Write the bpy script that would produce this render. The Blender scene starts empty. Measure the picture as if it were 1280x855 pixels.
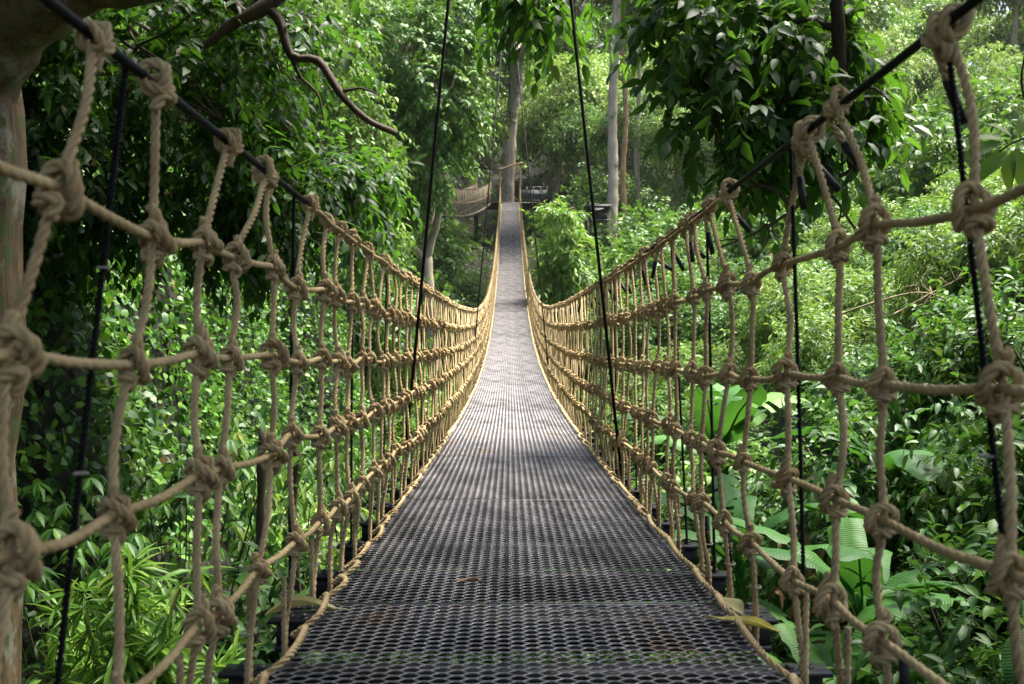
import bpy, math, random
import numpy as np
from mathutils import Vector, Matrix

rng = np.random.default_rng(7)
random.seed(7)
SC = bpy.context.scene
COL = SC.collection

# ------------------------------------------------------------------ camera, sky, sun, exposure
cam_data = bpy.data.cameras.new('camera')
cam = bpy.data.objects.new('camera', cam_data)
COL.objects.link(cam)
cam_data.lens = 35.0
cam_data.sensor_width = 36.0
cam_data.clip_start = 0.05
cam_data.clip_end = 2000.0
cam.location = (-0.04, 0.0, 0.0)
cam.rotation_euler = (math.radians(90 - 1.27), 0, math.radians(-0.14))
cam_data.dof.use_dof = True
cam_data.dof.focus_distance = 6.5
cam_data.dof.aperture_fstop = 5.6
SC.camera = cam

SUN_EL, SUN_AZ = 66.0, 62.0          # azimuth measured from +Y (ahead) towards +X (right)
world = bpy.data.worlds.new('World')
SC.world = world
world.use_nodes = True
wn = world.node_tree
bg = wn.nodes['Background']
sky = wn.nodes.new('ShaderNodeTexSky')
sky.sky_type = 'NISHITA'
sky.sun_disc = False
sky.sun_elevation = math.radians(SUN_EL)
sky.sun_rotation = math.radians(SUN_AZ)
sky.air_density = 1.0
sky.dust_density = 4.0
sky.ozone_density = 1.0
wn.links.new(sky.outputs[0], bg.inputs[0])
bg.inputs[1].default_value = 0.095

sun_data = bpy.data.lights.new('sun', 'SUN')
sun_data.energy = 4.8
sun_data.angle = math.radians(24.0)
sun_data.color = (1.0, 0.95, 0.86)
sun = bpy.data.objects.new('sun', sun_data)
COL.objects.link(sun)
sd = Vector((math.sin(math.radians(SUN_AZ)) * math.cos(math.radians(SUN_EL)),
             math.cos(math.radians(SUN_AZ)) * math.cos(math.radians(SUN_EL)),
             math.sin(math.radians(SUN_EL))))
sun.rotation_euler = sd.to_track_quat('Z', 'Y').to_euler()
sun.location = sd * 60

SC.view_settings.view_transform = 'Standard'
SC.view_settings.look = 'None'
SC.view_settings.exposure = 2.1
SC.view_settings.gamma = 1.0
SC.view_settings.use_curve_mapping = False
SC.render.engine = 'CYCLES'
SC.cycles.max_bounces = 7
SC.cycles.diffuse_bounces = 4
SC.cycles.glossy_bounces = 3
SC.cycles.transmission_bounces = 5
SC.cycles.sample_clamp_indirect = 6.0
SC.cycles.use_denoising = True

# ------------------------------------------------------------------ generic helpers
def nrm(a):
    return a / np.maximum(np.linalg.norm(a, axis=-1, keepdims=True), 1e-9)

def sstep(t):
    t = np.clip(t, 0, 1)
    return t * t * (3 - 2 * t)

class Geo:
    """collects vertices and faces, then becomes one mesh"""
    def __init__(self):
        self.v, self.f, self.m, self.n = [], [], [], 0
    def add(self, V, F, mat=0):
        V = np.asarray(V, dtype=np.float32).reshape(-1, 3)
        F = np.asarray(F, dtype=np.int64)
        self.v.append(V)
        self.f.append(F + self.n)
        self.m.append(mat)
        self.n += len(V)
        return self
    def mesh(self, name, mats, smooth=True):
        V = np.concatenate(self.v)
        me = bpy.data.meshes.new(name)
        idx = np.concatenate([f.reshape(-1) for f in self.f]).astype(np.int32)
        tot = np.concatenate([np.full(len(f), f.shape[1], dtype=np.int32) for f in self.f])
        mi = np.concatenate([np.full(len(f), m, dtype=np.int32) for f, m in zip(self.f, self.m)])
        start = np.zeros(len(tot), dtype=np.int32)
        start[1:] = np.cumsum(tot)[:-1]
        me.vertices.add(len(V)); me.vertices.foreach_set('co', V.reshape(-1))
        me.loops.add(len(idx)); me.loops.foreach_set('vertex_index', idx)
        me.polygons.add(len(tot)); me.polygons.foreach_set('loop_start', start)
        for m in (mats if isinstance(mats, (list, tuple)) else [mats]):
            me.materials.append(m)
        me.polygons.foreach_set('material_index', mi)
        me.update(calc_edges=True)
        if smooth:
            me.polygons.foreach_set('use_smooth', np.ones(len(tot), dtype=bool))
        return me

def link(name, me, parent=None, kind=None, loc=None, mat=None):
    o = bpy.data.objects.new(name, me)
    COL.objects.link(o)
    if parent is not None:
        o.parent = parent
    if kind:
        o['kind'] = kind
    if loc is not None:
        o.location = loc
    if mat is not None:
        o.matrix_world = mat
    return o

def tag(o, label, cat, group=None):
    o['label'] = label
    o['category'] = cat
    if group:
        o['group'] = group
    return o

def thing(name, label, cat, loc=(0, 0, 0), rz=0.0, scale=1.0, group=None):
    o = bpy.data.objects.new(name, None)
    COL.objects.link(o)
    o.empty_display_size = 0.2
    o.location = loc
    o.rotation_euler = (0, 0, rz)
    o.scale = (scale, scale, scale) if np.isscalar(scale) else scale
    return tag(o, label, cat, group)

def box(c, s, rot=None):
    c = np.asarray(c, float); s = np.asarray(s, float) / 2
    P = np.array([[x, y, z] for z in (-1, 1) for y in (-1, 1) for x in (-1, 1)], float) * s
    if rot is not None:
        P = P @ np.asarray(rot).T
    F = [[0, 2, 3, 1], [4, 5, 7, 6], [0, 1, 5, 4], [2, 6, 7, 3], [0, 4, 6, 2], [1, 3, 7, 5]]
    return P + c, F

def catmull(P, ds):
    """smooth curve through the points, samples about ds apart"""
    P = np.asarray(P, float)
    Q = np.vstack([2 * P[0] - P[1], P, 2 * P[-1] - P[-2]])
    out = []
    for i in range(1, len(Q) - 2):
        a, b, c, d = Q[i - 1], Q[i], Q[i + 1], Q[i + 2]
        n = max(2, int(round(np.linalg.norm(c - b) / ds)))
        t = (np.arange(n) / n)[:, None]
        out.append(0.5 * (2 * b + (c - a) * t + (2 * a - 5 * b + 4 * c - d) * t * t + (3 * b - a - 3 * c + d) * t ** 3))
    out.append(P[-1:])
    return np.vstack(out)

def frames(P):
    T = np.gradient(P, axis=0)
    T = nrm(T)
    n = len(P)
    N = np.zeros_like(P)
    ref = np.array([0, 0, 1.0]) if abs(T[0][2]) < 0.9 else np.array([1.0, 0, 0])
    v = ref - T[0] * ref.dot(T[0])
    N[0] = v / np.linalg.norm(v)
    for i in range(1, n):
        v = N[i - 1] - T[i] * N[i - 1].dot(T[i])
        N[i] = v / max(np.linalg.norm(v), 1e-9)
    return T, N, np.cross(T, N)

def tube(P, R, sides=6, cap=True, prof=None, twist=None):
    """swept tube; prof(angle)->factor, twist = phase per ring"""
    P = np.asarray(P, float)
    n = len(P)
    R = np.broadcast_to(np.asarray(R, float), (n,))
    T, N, B = frames(P)
    a = np.arange(sides) * 2 * math.pi / sides
    ph = np.zeros(n) if twist is None else twist
    ang = a[None, :] + ph[:, None]
    rad = R[:, None] * (np.ones(sides) if prof is None else prof)[None, :] if not callable(prof) else R[:, None] * prof(ang)
    V = P[:, None, :] + rad[..., None] * (np.cos(ang)[..., None] * N[:, None, :] + np.sin(ang)[..., None] * B[:, None, :])
    V = V.reshape(-1, 3)
    i = np.arange(n - 1)[:, None] * sides
    j = np.arange(sides)[None, :]
    k = (j + 1) % sides
    F = np.stack([i + j, i + k, i + sides + k, i + sides + j], axis=-1).reshape(-1, 4)
    if cap:
        V = np.vstack([V, P[:1], P[-1:]])
        c0, c1 = n * sides, n * sides + 1
        jj = np.arange(sides); kk = (jj + 1) % sides
        E = (n - 1) * sides
        F2 = np.vstack([np.stack([kk, jj, np.full(sides, c0), np.full(sides, c0)], 1)[:, :3],
                        np.stack([E + jj, E + kk, np.full(sides, c1)], 1)])
        return V, F, F2
    return V, F, None

def add_tube(g, P, R, sides=6, mat=0, cap=True, prof=None, twist=None):
    V, F, F2 = tube(P, R, sides, cap, prof, twist)
    base = g.n
    g.add(V, F, mat)
    if F2 is not None:
        g.v.append(np.zeros((0, 3), np.float32)); g.f.append(F2.astype(np.int64) + base); g.m.append(mat)

# three laid strands: radius profile at 12 points, valleys on vertices
_al = np.array([-60, -30, 0, 30] * 3) * math.pi / 180
_rs, _rd = 0.52, 0.50
STRAND = _rd * np.cos(_al) + np.sqrt(np.maximum(_rs ** 2 - (_rd * np.sin(_al)) ** 2, 0))
STRAND = STRAND / STRAND.max()

def add_rope(g, pts, r, ds=0.0075, pitch=None, mat=0, detail=True, cap=True, soft=None):
    """laid rope: three helical strands of real geometry (or one plain tube when far away)"""
    P = catmull(pts, ds)
    if not detail:
        add_tube(g, P, r * 0.93, 5, mat, cap)
        return
    s = np.concatenate([[0], np.cumsum(np.linalg.norm(np.diff(P, axis=0), axis=1))])
    pitch = pitch or r * 7.0
    if soft is not None:
        add_tube(g, P, r, 12, mat, cap, STRAND ** soft, 2 * math.pi * s / pitch)
        return
    T, N, B = frames(P)
    k = 6
    a = np.arange(k) * 2 * math.pi / k
    n = len(P)
    for q in range(3):
        ph = 2 * math.pi * s / pitch + q * 2 * math.pi / 3
        ox, oy = 0.50 * r * np.cos(ph), 0.50 * r * np.sin(ph)
        cx = ox[:, None] + 0.53 * r * np.cos(a[None] + ph[:, None])
        cy = oy[:, None] + 0.53 * r * np.sin(a[None] + ph[:, None])
        V = P[:, None, :] + cx[..., None] * N[:, None, :] + cy[..., None] * B[:, None, :]
        i = np.arange(n - 1)[:, None] * k
        jj = np.arange(k)[None, :]; kk = (jj + 1) % k
        F = np.stack([i + jj, i + kk, i + k + kk, i + k + jj], -1).reshape(-1, 4)
        base = g.n
        g.add(V.reshape(-1, 3), F, mat)
        if cap:
            e = (n - 1) * k
            g.v.append(np.zeros((0, 3), np.float32)); g.m.append(mat)
            f = [[base + x for x in (0, y + 1, y)] for y in range(1, k - 1)] + [[base + e + x for x in (0, y, y + 1)] for y in range(1, k - 1)]
            g.f.append(np.array(f, np.int64))

# ------------------------------------------------------------------ materials
def new_mat(name):
    m = bpy.data.materials.new(name)
    m.use_nodes = True
    nt = m.node_tree
    b = nt.nodes['Principled BSDF']
    return m, nt, b

def nd(nt, t, **kw):
    n = nt.nodes.new(t)
    for k, v in kw.items():
        setattr(n, k, v)
    return n

def ramp(nt, stops):
    r = nd(nt, 'ShaderNodeValToRGB')
    el = r.color_ramp.elements
    el[0].position, el[0].color = stops[0][0], (*stops[0][1], 1)
    el[1].position, el[1].color = stops[-1][0], (*stops[-1][1], 1)
    for p, c in stops[1:-1]:
        e = el.new(p); e.color = (*c, 1)
    return r

def noise(nt, scale, detail=3, rough=0.55, vec=None, coord='Object', stretch=None):
    tc = nd(nt, 'ShaderNodeTexCoord')
    n = nd(nt, 'ShaderNodeTexNoise')
    n.inputs['Scale'].default_value = scale
    n.inputs['Detail'].default_value = detail
    n.inputs['Roughness'].default_value = rough
    src = tc.outputs[coord]
    if stretch:
        mp = nd(nt, 'ShaderNodeMapping')
        mp.inputs['Scale'].default_value = stretch
        nt.links.new(src, mp.inputs['Vector'])
        src = mp.outputs[0]
    nt.links.new(src, n.inputs['Vector'])
    return n

def bump(nt, b, h, strength, dist):
    bp = nd(nt, 'ShaderNodeBump')
    bp.inputs['Strength'].default_value = strength
    bp.inputs['Distance'].default_value = dist
    nt.links.new(h, bp.inputs['Height'])
    nt.links.new(bp.outputs[0], b.inputs['Normal'])

def leaf_mat(name, dark, mid, light, trans, rough=0.4, tmix=0.3, spec=0.5, patch=0.35):
    m, nt, b = new_mat(name)
    L = nt.links
    geo = nd(nt, 'ShaderNodeNewGeometry')
    oi = nd(nt, 'ShaderNodeObjectInfo')
    ad = nd(nt, 'ShaderNodeMath', operation='ADD')
    L.new(geo.outputs['Random Per Island'], ad.inputs[0])
    L.new(oi.outputs['Random'], ad.inputs[1])
    fr = nd(nt, 'ShaderNodeMath', operation='FRACT')
    L.new(ad.outputs[0], fr.inputs[0])
    r = ramp(nt, [(0.0, (0.13, 0.075, 0.03) if name.split('_')[0] not in ('banana', 'fallen', 'variegated') else dark), (0.012, dark), (0.45, mid), (0.9, light), (1.0, tuple(np.array(light) * np.array((1.5, 1.2, 0.9))))])
    L.new(fr.outputs[0], r.inputs[0])
    # broad patches of older and younger foliage
    n = noise(nt, 0.55, 2, 0.5)
    hs = nd(nt, 'ShaderNodeHueSaturation')
    mr = nd(nt, 'ShaderNodeMapRange')
    mr.inputs[1].default_value = 0.3; mr.inputs[2].default_value = 0.7
    mr.inputs[3].default_value = 1 - patch; mr.inputs[4].default_value = 1 + patch
    L.new(n.outputs['Fac'], mr.inputs[0])
    L.new(mr.outputs[0], hs.inputs['Value'])
    L.new(r.outputs[0], hs.inputs['Color'])
    L.new(hs.outputs[0], b.inputs['Base Color'])
    b.inputs['Roughness'].default_value = rough
    b.inputs['Specular IOR Level'].default_value = spec
    tr = nd(nt, 'ShaderNodeBsdfTranslucent')
    tm = nd(nt, 'ShaderNodeMix', data_type='RGBA')
    tm.inputs[0].default_value = 0.55
    L.new(hs.outputs[0], tm.inputs[6])
    tm.inputs[7].default_value = (*trans, 1)
    L.new(tm.outputs[2], tr.inputs[0])
    mx = nd(nt, 'ShaderNodeMixShader')
    mx.inputs[0].default_value = tmix
    L.new(b.outputs[0], mx.inputs[1]); L.new(tr.outputs[0], mx.inputs[2])
    L.new(mx.outputs[0], nt.nodes['Material Output'].inputs[0])
    return m

def bark_mat(name, a, c, moss=None, scale=6.0, moss_amt=0.55, lichen=None):
    m, nt, b = new_mat(name)
    L = nt.links
    n = noise(nt, scale, 6, 0.65, stretch=(1, 1, 0.28))
    r = ramp(nt, [(0.3, a), (0.7, c)])
    L.new(n.outputs['Fac'], r.inputs[0])
    col = r.outputs[0]
    if moss:
        n2 = noise(nt, scale * 0.45, 4, 0.6)
        r2 = ramp(nt, [(moss_amt - 0.06, (0, 0, 0)), (moss_amt + 0.06, (1, 1, 1))])
        L.new(n2.outputs['Fac'], r2.inputs[0])
        mx = nd(nt, 'ShaderNodeMix', data_type='RGBA')
        L.new(r2.outputs[0], mx.inputs[0]); L.new(col, mx.inputs[6])
        mx.inputs[7].default_value = (*moss, 1)
        col = mx.outputs[2]
    if lichen:
        n3 = noise(nt, scale * 0.2, 7, 0.7)
        r3 = ramp(nt, [(0.53, (0, 0, 0)), (0.60, (0.85, 0.85, 0.85))])
        L.new(n3.outputs['Fac'], r3.inputs[0])
        mx = nd(nt, 'ShaderNodeMix', data_type='RGBA')
        L.new(r3.outputs[0], mx.inputs[0]); L.new(col, mx.inputs[6])
        mx.inputs[7].default_value = (*lichen, 1)
        col = mx.outputs[2]
    L.new(col, b.inputs['Base Color'])
    b.inputs['Roughness'].default_value = 0.85
    b.inputs['Specular IOR Level'].default_value = 0.25
    bump(nt, b, n.outputs['Fac'], 0.8, 0.03)
    return m

def plain_mat(name, col, rough=0.5, metal=0.0, var=0.25, scale=30, bs=0.0, spec=0.5):
    m, nt, b = new_mat(name)
    n = noise(nt, scale, 4, 0.6)
    c = np.array(col)
    r = ramp(nt, [(0.3, tuple(c * (1 - var))), (0.7, tuple(np.minimum(c * (1 + var), 1)))])
    nt.links.new(n.outputs['Fac'], r.inputs[0])
    nt.links.new(r.outputs[0], b.inputs['Base Color'])
    b.inputs['Roughness'].default_value = rough
    b.inputs['Metallic'].default_value = metal
    b.inputs['Specular IOR Level'].default_value = spec
    if bs:
        bump(nt, b, n.outputs['Fac'], bs, 0.002)
    return m

def rope_mat(name, a, c):
    m, nt, b = new_mat(name)
    L = nt.links
    n = noise(nt, 9, 4, 0.65)
    oi = nd(nt, 'ShaderNodeObjectInfo')
    ad = nd(nt, 'ShaderNodeMath', operation='MULTIPLY_ADD')
    L.new(oi.outputs['Random'], ad.inputs[0]); ad.inputs[1].default_value = 0.35
    L.new(n.outputs['Fac'], ad.inputs[2])
    r = ramp(nt, [(0.35, a), (0.85, c)])
    L.new(ad.outputs[0], r.inputs[0])
    fib = noise(nt, 420, 2, 0.6)
    mm = nd(nt, 'ShaderNodeMix', data_type='RGBA', blend_type='MULTIPLY')
    mm.inputs[0].default_value = 0.5
    L.new(r.outputs[0], mm.inputs[6])
    r2 = ramp(nt, [(0.3, (0.62, 0.58, 0.52)), (0.65, (1.1, 1.1, 1.1))])
    L.new(fib.outputs['Fac'], r2.inputs[0]); L.new(r2.outputs[0], mm.inputs[7])
    # damp, grey and faintly green weathered stretches
    wn_ = noise(nt, 4.3, 5, 0.7)
    wa = nd(nt, 'ShaderNodeMath', operation='MULTIPLY_ADD')
    L.new(oi.outputs['Random'], wa.inputs[0]); wa.inputs[1].default_value = 0.16; L.new(wn_.outputs['Fac'], wa.inputs[2])
    wr = ramp(nt, [(0.52, (0, 0, 0)), (0.78, (0.55, 0.55, 0.55))])
    L.new(wa.outputs[0], wr.inputs[0])
    wm = nd(nt, 'ShaderNodeMix', data_type='RGBA')
    L.new(wr.outputs[0], wm.inputs[0]); L.new(mm.outputs[2], wm.inputs[6]); wm.inputs[7].default_value = (0.175, 0.128, 0.062, 1)
    L.new(wm.outputs[2], b.inputs['Base Color'])
    b.inputs['Roughness'].default_value = 0.75
    b.inputs['Specular IOR Level'].default_value = 0.25
    bump(nt, b, fib.outputs['Fac'], 0.5, 0.0015)
    return m

M = {}
M['rope'] = rope_mat('manila_rope', (0.32, 0.215, 0.098), (0.62, 0.47, 0.25))
M['rope_smooth'] = rope_mat('tensioned_rope', (0.38, 0.265, 0.12), (0.63, 0.48, 0.25))
M['rope_old'] = rope_mat('old_grey_rope', (0.16, 0.12, 0.07), (0.36, 0.29, 0.18))
M['black_cable'] = plain_mat('black_rubber_cable', (0.007, 0.007, 0.007), 0.65, 0, 0.3, 60, spec=0.15)
M['tape'] = plain_mat('black_tape', (0.008, 0.008, 0.010), 0.5, 0, 0.3, 80, spec=0.3)
M['tie'] = plain_mat('pale_plastic_tie', (0.30, 0.27, 0.21), 0.5)
M['black_steel'] = plain_mat('black_steel', (0.020, 0.019, 0.020), 0.42, 0.3, 0.4, 25, 0.3)
M['bolt'] = plain_mat('dark_bolt', (0.045, 0.042, 0.042), 0.4, 0.6, 0.3)

def grating_mat():
    m, nt, b = new_mat('worn_black_grating')
    L = nt.links
    n = noise(nt, 3.0, 5, 0.6, coord='Object', stretch=(1.3, 0.6, 1))
    r = ramp(nt, [(0.34, (0.095, 0.088, 0.087)), (0.58, (0.25, 0.235, 0.235)), (0.70, (0.22, 0.165, 0.125)), (0.84, (0.16, 0.09, 0.055))])
    oi = nd(nt, 'ShaderNodeObjectInfo')
    ad = nd(nt, 'ShaderNodeMath', operation='MULTIPLY_ADD')
    L.new(oi.outputs['Random'], ad.inputs[0]); ad.inputs[1].default_value = 0.14; L.new(n.outputs['Fac'], ad.inputs[2])
    sb = nd(nt, 'ShaderNodeMath', operation='SUBTRACT'); L.new(ad.outputs[0], sb.inputs[0]); sb.inputs[1].default_value = 0.07
    L.new(sb.outputs[0], r.inputs[0]); L.new(r.outputs[0], b.inputs['Base Color'])
    b.inputs['Metallic'].default_value = 0.55
    n2 = noise(nt, 14, 3, 0.6)
    mr = nd(nt, 'ShaderNodeMapRange'); mr.inputs[3].default_value = 0.22; mr.inputs[4].default_value = 0.5
    L.new(n2.outputs['Fac'], mr.inputs[0]); L.new(mr.outputs[0], b.inputs['Roughness'])
    return m
M['grating'] = grating_mat()

# foliage colours
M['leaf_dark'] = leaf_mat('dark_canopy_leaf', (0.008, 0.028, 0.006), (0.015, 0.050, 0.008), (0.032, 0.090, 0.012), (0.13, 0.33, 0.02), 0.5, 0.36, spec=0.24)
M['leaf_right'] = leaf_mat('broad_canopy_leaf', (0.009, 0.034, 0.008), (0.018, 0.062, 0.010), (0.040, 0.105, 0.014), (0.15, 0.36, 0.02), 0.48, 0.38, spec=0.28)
M['leaf_ivy'] = leaf_mat('ivy_leaf', (0.020, 0.066, 0.013), (0.042, 0.115, 0.015), (0.09, 0.20, 0.020), (0.15, 0.34, 0.03), 0.5, 0.24, spec=0.28)
M['leaf_vine'] = leaf_mat('vine_tree_leaf', (0.022, 0.070, 0.014), (0.048, 0.125, 0.017), (0.11, 0.22, 0.026), (0.18, 0.36, 0.03), 0.5, 0.27, spec=0.28)
M['leaf_pale'] = leaf_mat('pale_hillside_leaf', (0.08, 0.16, 0.035), (0.14, 0.25, 0.045), (0.24, 0.37, 0.065), (0.30, 0.46, 0.06), 0.55, 0.28, spec=0.25)
M['leaf_far'] = leaf_mat('far_forest_leaf', (0.032, 0.085, 0.016), (0.068, 0.145, 0.022), (0.14, 0.24, 0.034), (0.22, 0.38, 0.04), 0.55, 0.28, spec=0.25)
M['leaf_far2'] = leaf_mat('far_olive_leaf', (0.055, 0.095, 0.024), (0.095, 0.155, 0.036), (0.17, 0.23, 0.05), (0.24, 0.34, 0.05), 0.5, 0.25, spec=0.3)
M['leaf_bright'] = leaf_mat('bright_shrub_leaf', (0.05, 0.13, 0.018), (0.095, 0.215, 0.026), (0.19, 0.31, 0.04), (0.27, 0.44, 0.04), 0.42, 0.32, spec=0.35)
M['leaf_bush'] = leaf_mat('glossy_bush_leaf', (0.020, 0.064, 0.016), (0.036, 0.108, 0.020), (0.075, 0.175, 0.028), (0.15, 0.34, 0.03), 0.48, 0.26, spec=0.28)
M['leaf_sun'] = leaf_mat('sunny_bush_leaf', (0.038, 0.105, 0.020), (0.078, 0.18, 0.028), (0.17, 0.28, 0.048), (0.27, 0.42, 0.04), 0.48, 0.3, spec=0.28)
M['leaf_bamboo'] = leaf_mat('bamboo_leaf', (0.09, 0.22, 0.026), (0.15, 0.33, 0.04), (0.25, 0.44, 0.07), (0.30, 0.52, 0.05), 0.40, 0.35, spec=0.35)
M['leaf_banana'] = leaf_mat('banana_leaf', (0.026, 0.10, 0.018), (0.042, 0.145, 0.022), (0.068, 0.195, 0.030), (0.13, 0.38, 0.03), 0.5, 0.22, spec=0.25, patch=0.3)
def ribbed(m):
    nt = m.node_tree; b = nt.nodes['Principled BSDF']
    tc = nd(nt, 'ShaderNodeTexCoord')
    wv = nd(nt, 'ShaderNodeTexWave'); wv.bands_direction = 'Y'
    wv.inputs['Scale'].default_value = 15.0; wv.inputs['Distortion'].default_value = 1.0; wv.inputs['Detail'].default_value = 1
    nt.links.new(tc.outputs['Object'], wv.inputs['Vector'])
    bump(nt, b, wv.outputs['Fac'], 0.35, 0.004)
ribbed(M['leaf_banana'])
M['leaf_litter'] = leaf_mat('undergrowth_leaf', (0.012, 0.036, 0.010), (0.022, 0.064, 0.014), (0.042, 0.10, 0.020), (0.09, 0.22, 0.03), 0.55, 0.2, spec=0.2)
M['leaf_yellow'] = leaf_mat('fallen_yellow_leaf', (0.50, 0.42, 0.06), (0.55, 0.46, 0.08), (0.60, 0.5, 0.10), (0.5, 0.45, 0.1), 0.45, 0.2, patch=0.15)
M['leaf_dry'] = leaf_mat('dry_curled_leaf', (0.30, 0.28, 0.10), (0.34, 0.31, 0.12), (0.38, 0.34, 0.15), (0.3, 0.28, 0.1), 0.5, 0.15)
M['leaf_brown'] = leaf_mat('brown_dead_leaf', (0.16, 0.09, 0.04), (0.2, 0.11, 0.05), (0.25, 0.15, 0.07), (0.2, 0.12, 0.05), 0.6, 0.1)
M['bark_big'] = bark_mat('mossy_brown_bark', (0.040, 0.026, 0.014), (0.20, 0.14, 0.075), (0.075, 0.10, 0.035), 16, 0.56, (0.25, 0.24, 0.18))
M['bark_dark'] = bark_mat('dark_bark', (0.030, 0.022, 0.016), (0.085, 0.062, 0.045), None, 12)
M['bark_pale'] = bark_mat('pale_grey_bark', (0.20, 0.155, 0.11), (0.46, 0.38, 0.29), (0.10, 0.14, 0.06), 3, 0.62)
M['twig'] = bark_mat('green_brown_twig', (0.030, 0.030, 0.014), (0.075, 0.062, 0.030), None, 12)
M['dry_twig'] = bark_mat('dry_pale_twig', (0.20, 0.15, 0.09), (0.42, 0.34, 0.22), None, 12)
M['wood'] = bark_mat('weathered_wood', (0.20, 0.11, 0.055), (0.40, 0.25, 0.14), None, 9)
M['green_rail'] = plain_mat('dark_green_paint', (0.018, 0.035, 0.028), 0.5)
M['grey_board'] = plain_mat('grey_board', (0.10, 0.10, 0.10), 0.7, 0, 0.2, 6)
M['roof_dark'] = plain_mat('dark_roof_sheet', (0.03, 0.032, 0.036), 0.6, 0, 0.3, 5)

def ground_mat():
    m, nt, b = new_mat('forest_soil')
    n = noise(nt, 1.7, 8, 0.65)
    r = ramp(nt, [(0.3, (0.008, 0.011, 0.005)), (0.5, (0.016, 0.018, 0.009)), (0.72, (0.032, 0.024, 0.014))])
    nt.links.new(n.outputs['Fac'], r.inputs[0]); nt.links.new(r.outputs[0], b.inputs['Base Color'])
    b.inputs['Roughness'].default_value = 0.95
    bump(nt, b, n.outputs['Fac'], 1.0, 0.2)
    return m
M['ground'] = ground_mat()

# ------------------------------------------------------------------ terrain
def wob(x, y, s, k=0):
    return (np.sin(x * s + 1.3 + k) * np.cos(y * s * 0.83 + 0.7 * k) + 0.6 * np.sin(x * s * 1.9 - y * s * 1.6 + 2.1 + k)
            + 0.35 * np.cos(x * s * 3.7 + y * s * 3.1 + k))

def gz(x, y):
    x = np.asarray(x, float); y = np.asarray(y, float)
    base = np.interp(y, [-60, -12, -6, 0, 20, 38, 52, 66, 74, 90, 130, 230], [0.5, -0.5, -3.0, -4.2, -5.0, -4.4, -1.2, 4.6, 6.6, 13, 40, 100])
    base = np.where(base > 13, 13 + (base - 13) * (1 - 0.52 * sstep((x - 34) / 26)), base)
    le = 3.3 + 0.5 * np.sin(y * 0.45) + 0.25 * np.sin(y * 1.3)
    amt = np.interp(y, [0, 3, 7, 22, 32, 45], [2.5, 4.0, 7.2, 7.2, 4.5, 2.0])
    left = amt * sstep((-x - le) / 2.4) + np.maximum(0, -x - 6.5) * np.interp(y, [0, 30, 70], [0.45, 0.4, 0.2])
    amr = np.interp(y, [-6, 0, 4, 26, 40, 60], [2.0, 3.0, 5.2, 5.2, 3.0, 2.0])
    right = amr * sstep((x - 0.9) / 6.0) + np.maximum(0, x - 6.8) * np.interp(y, [0, 20, 70, 120], [0.35, 0.3, 0.10, 0.0])
    out = base + left + right + 0.22 * wob(x, y, 0.9) + 0.07 * wob(x, y, 3.1, 2)
    return np.where(y > 60, out + 0.8 * wob(x, y, 0.16, 1) * np.clip((y - 60) / 30, 0, 1), out)

def make_ground():
    xs = np.concatenate([np.linspace(-220, -30, 30)[:-1], np.linspace(-30, -10, 31)[:-1], np.linspace(-10, 10, 81)[:-1],
                         np.linspace(10, 30, 31)[:-1], np.linspace(30, 220, 30)])
    ys = np.concatenate([np.linspace(-60, -4, 20)[:-1], np.linspace(-4, 30, 120)[:-1], np.linspace(30, 80, 70)[:-1], np.linspace(80, 260, 60)])
    X, Y = np.meshgrid(xs, ys)
    V = np.stack([X, Y, gz(X, Y)], -1).reshape(-1, 3)
    nx, ny = len(xs), len(ys)
    i = np.arange(ny - 1)[:, None] * nx + np.arange(nx - 1)[None, :]
    F = np.stack([i, i + 1, i + nx + 1, i + nx], -1).reshape(-1, 4)
    o = link('ground', Geo().add(V, F).mesh('ground', M['ground']), kind='structure')
    o['label'] = 'dark leaf-littered soil of the forest ravine and hillside'
make_ground()

# ------------------------------------------------------------------ leaves
def leaf_template(w=0.42, fold=0.10, droop=0.18, hi=False):
    if not hi:
        V = np.array([[0, 0, 0], [0, 0.5, -droop * 0.2], [0, 1, -droop], [-w / 2, 0.42, fold - droop * 0.15], [w / 2, 0.42, fold - droop * 0.15]])
        F = np.array([[0, 4, 1], [4, 2, 1], [0, 1, 3], [1, 2, 3]])
        return V, F
    ts = np.array([0.0, 0.18, 0.42, 0.7, 1.0])
    ws = np.array([0.02, 0.72, 1.0, 0.62, 0.0]) * w / 2
    zs = -droop * ts ** 2
    V, F = [], []
    for t, ww, z in zip(ts, ws, zs):
        V += [[-ww, t, z + fold * ww / (w / 2)], [0, t, z], [ww, t, z + fold * ww / (w / 2)]]
    for k in range(4):
        a = 3 * k
        F += [[a, a + 1, a + 4, a + 3], [a + 1, a + 2, a + 5, a + 4]]
    return np.array(V), np.array(F)

def leaf_frames(A, N):
    A = nrm(A)
    S = nrm(np.cross(A, N))
    return A, S, np.cross(S, A)

def leaves(g, P, A, N, L, tmpl, mat=0):
    V, F = tmpl
    A, S, N = leaf_frames(A, N)
    L = np.broadcast_to(np.asarray(L, float), (len(P),))
    W = P[:, None, :] + L[:, None, None] * (V[None, :, 0:1] * S[:, None, :] + V[None, :, 1:2] * A[:, None, :] + V[None, :, 2:3] * N[:, None, :])
    FF = F[None] + (np.arange(len(P)) * len(V))[:, None, None]
    g.add(W.reshape(-1, 3), FF.reshape(-1, F.shape[1]), mat)

def rnd_dir(n, r=rng):
    return nrm(r.normal(size=(n, 3)))

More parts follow.
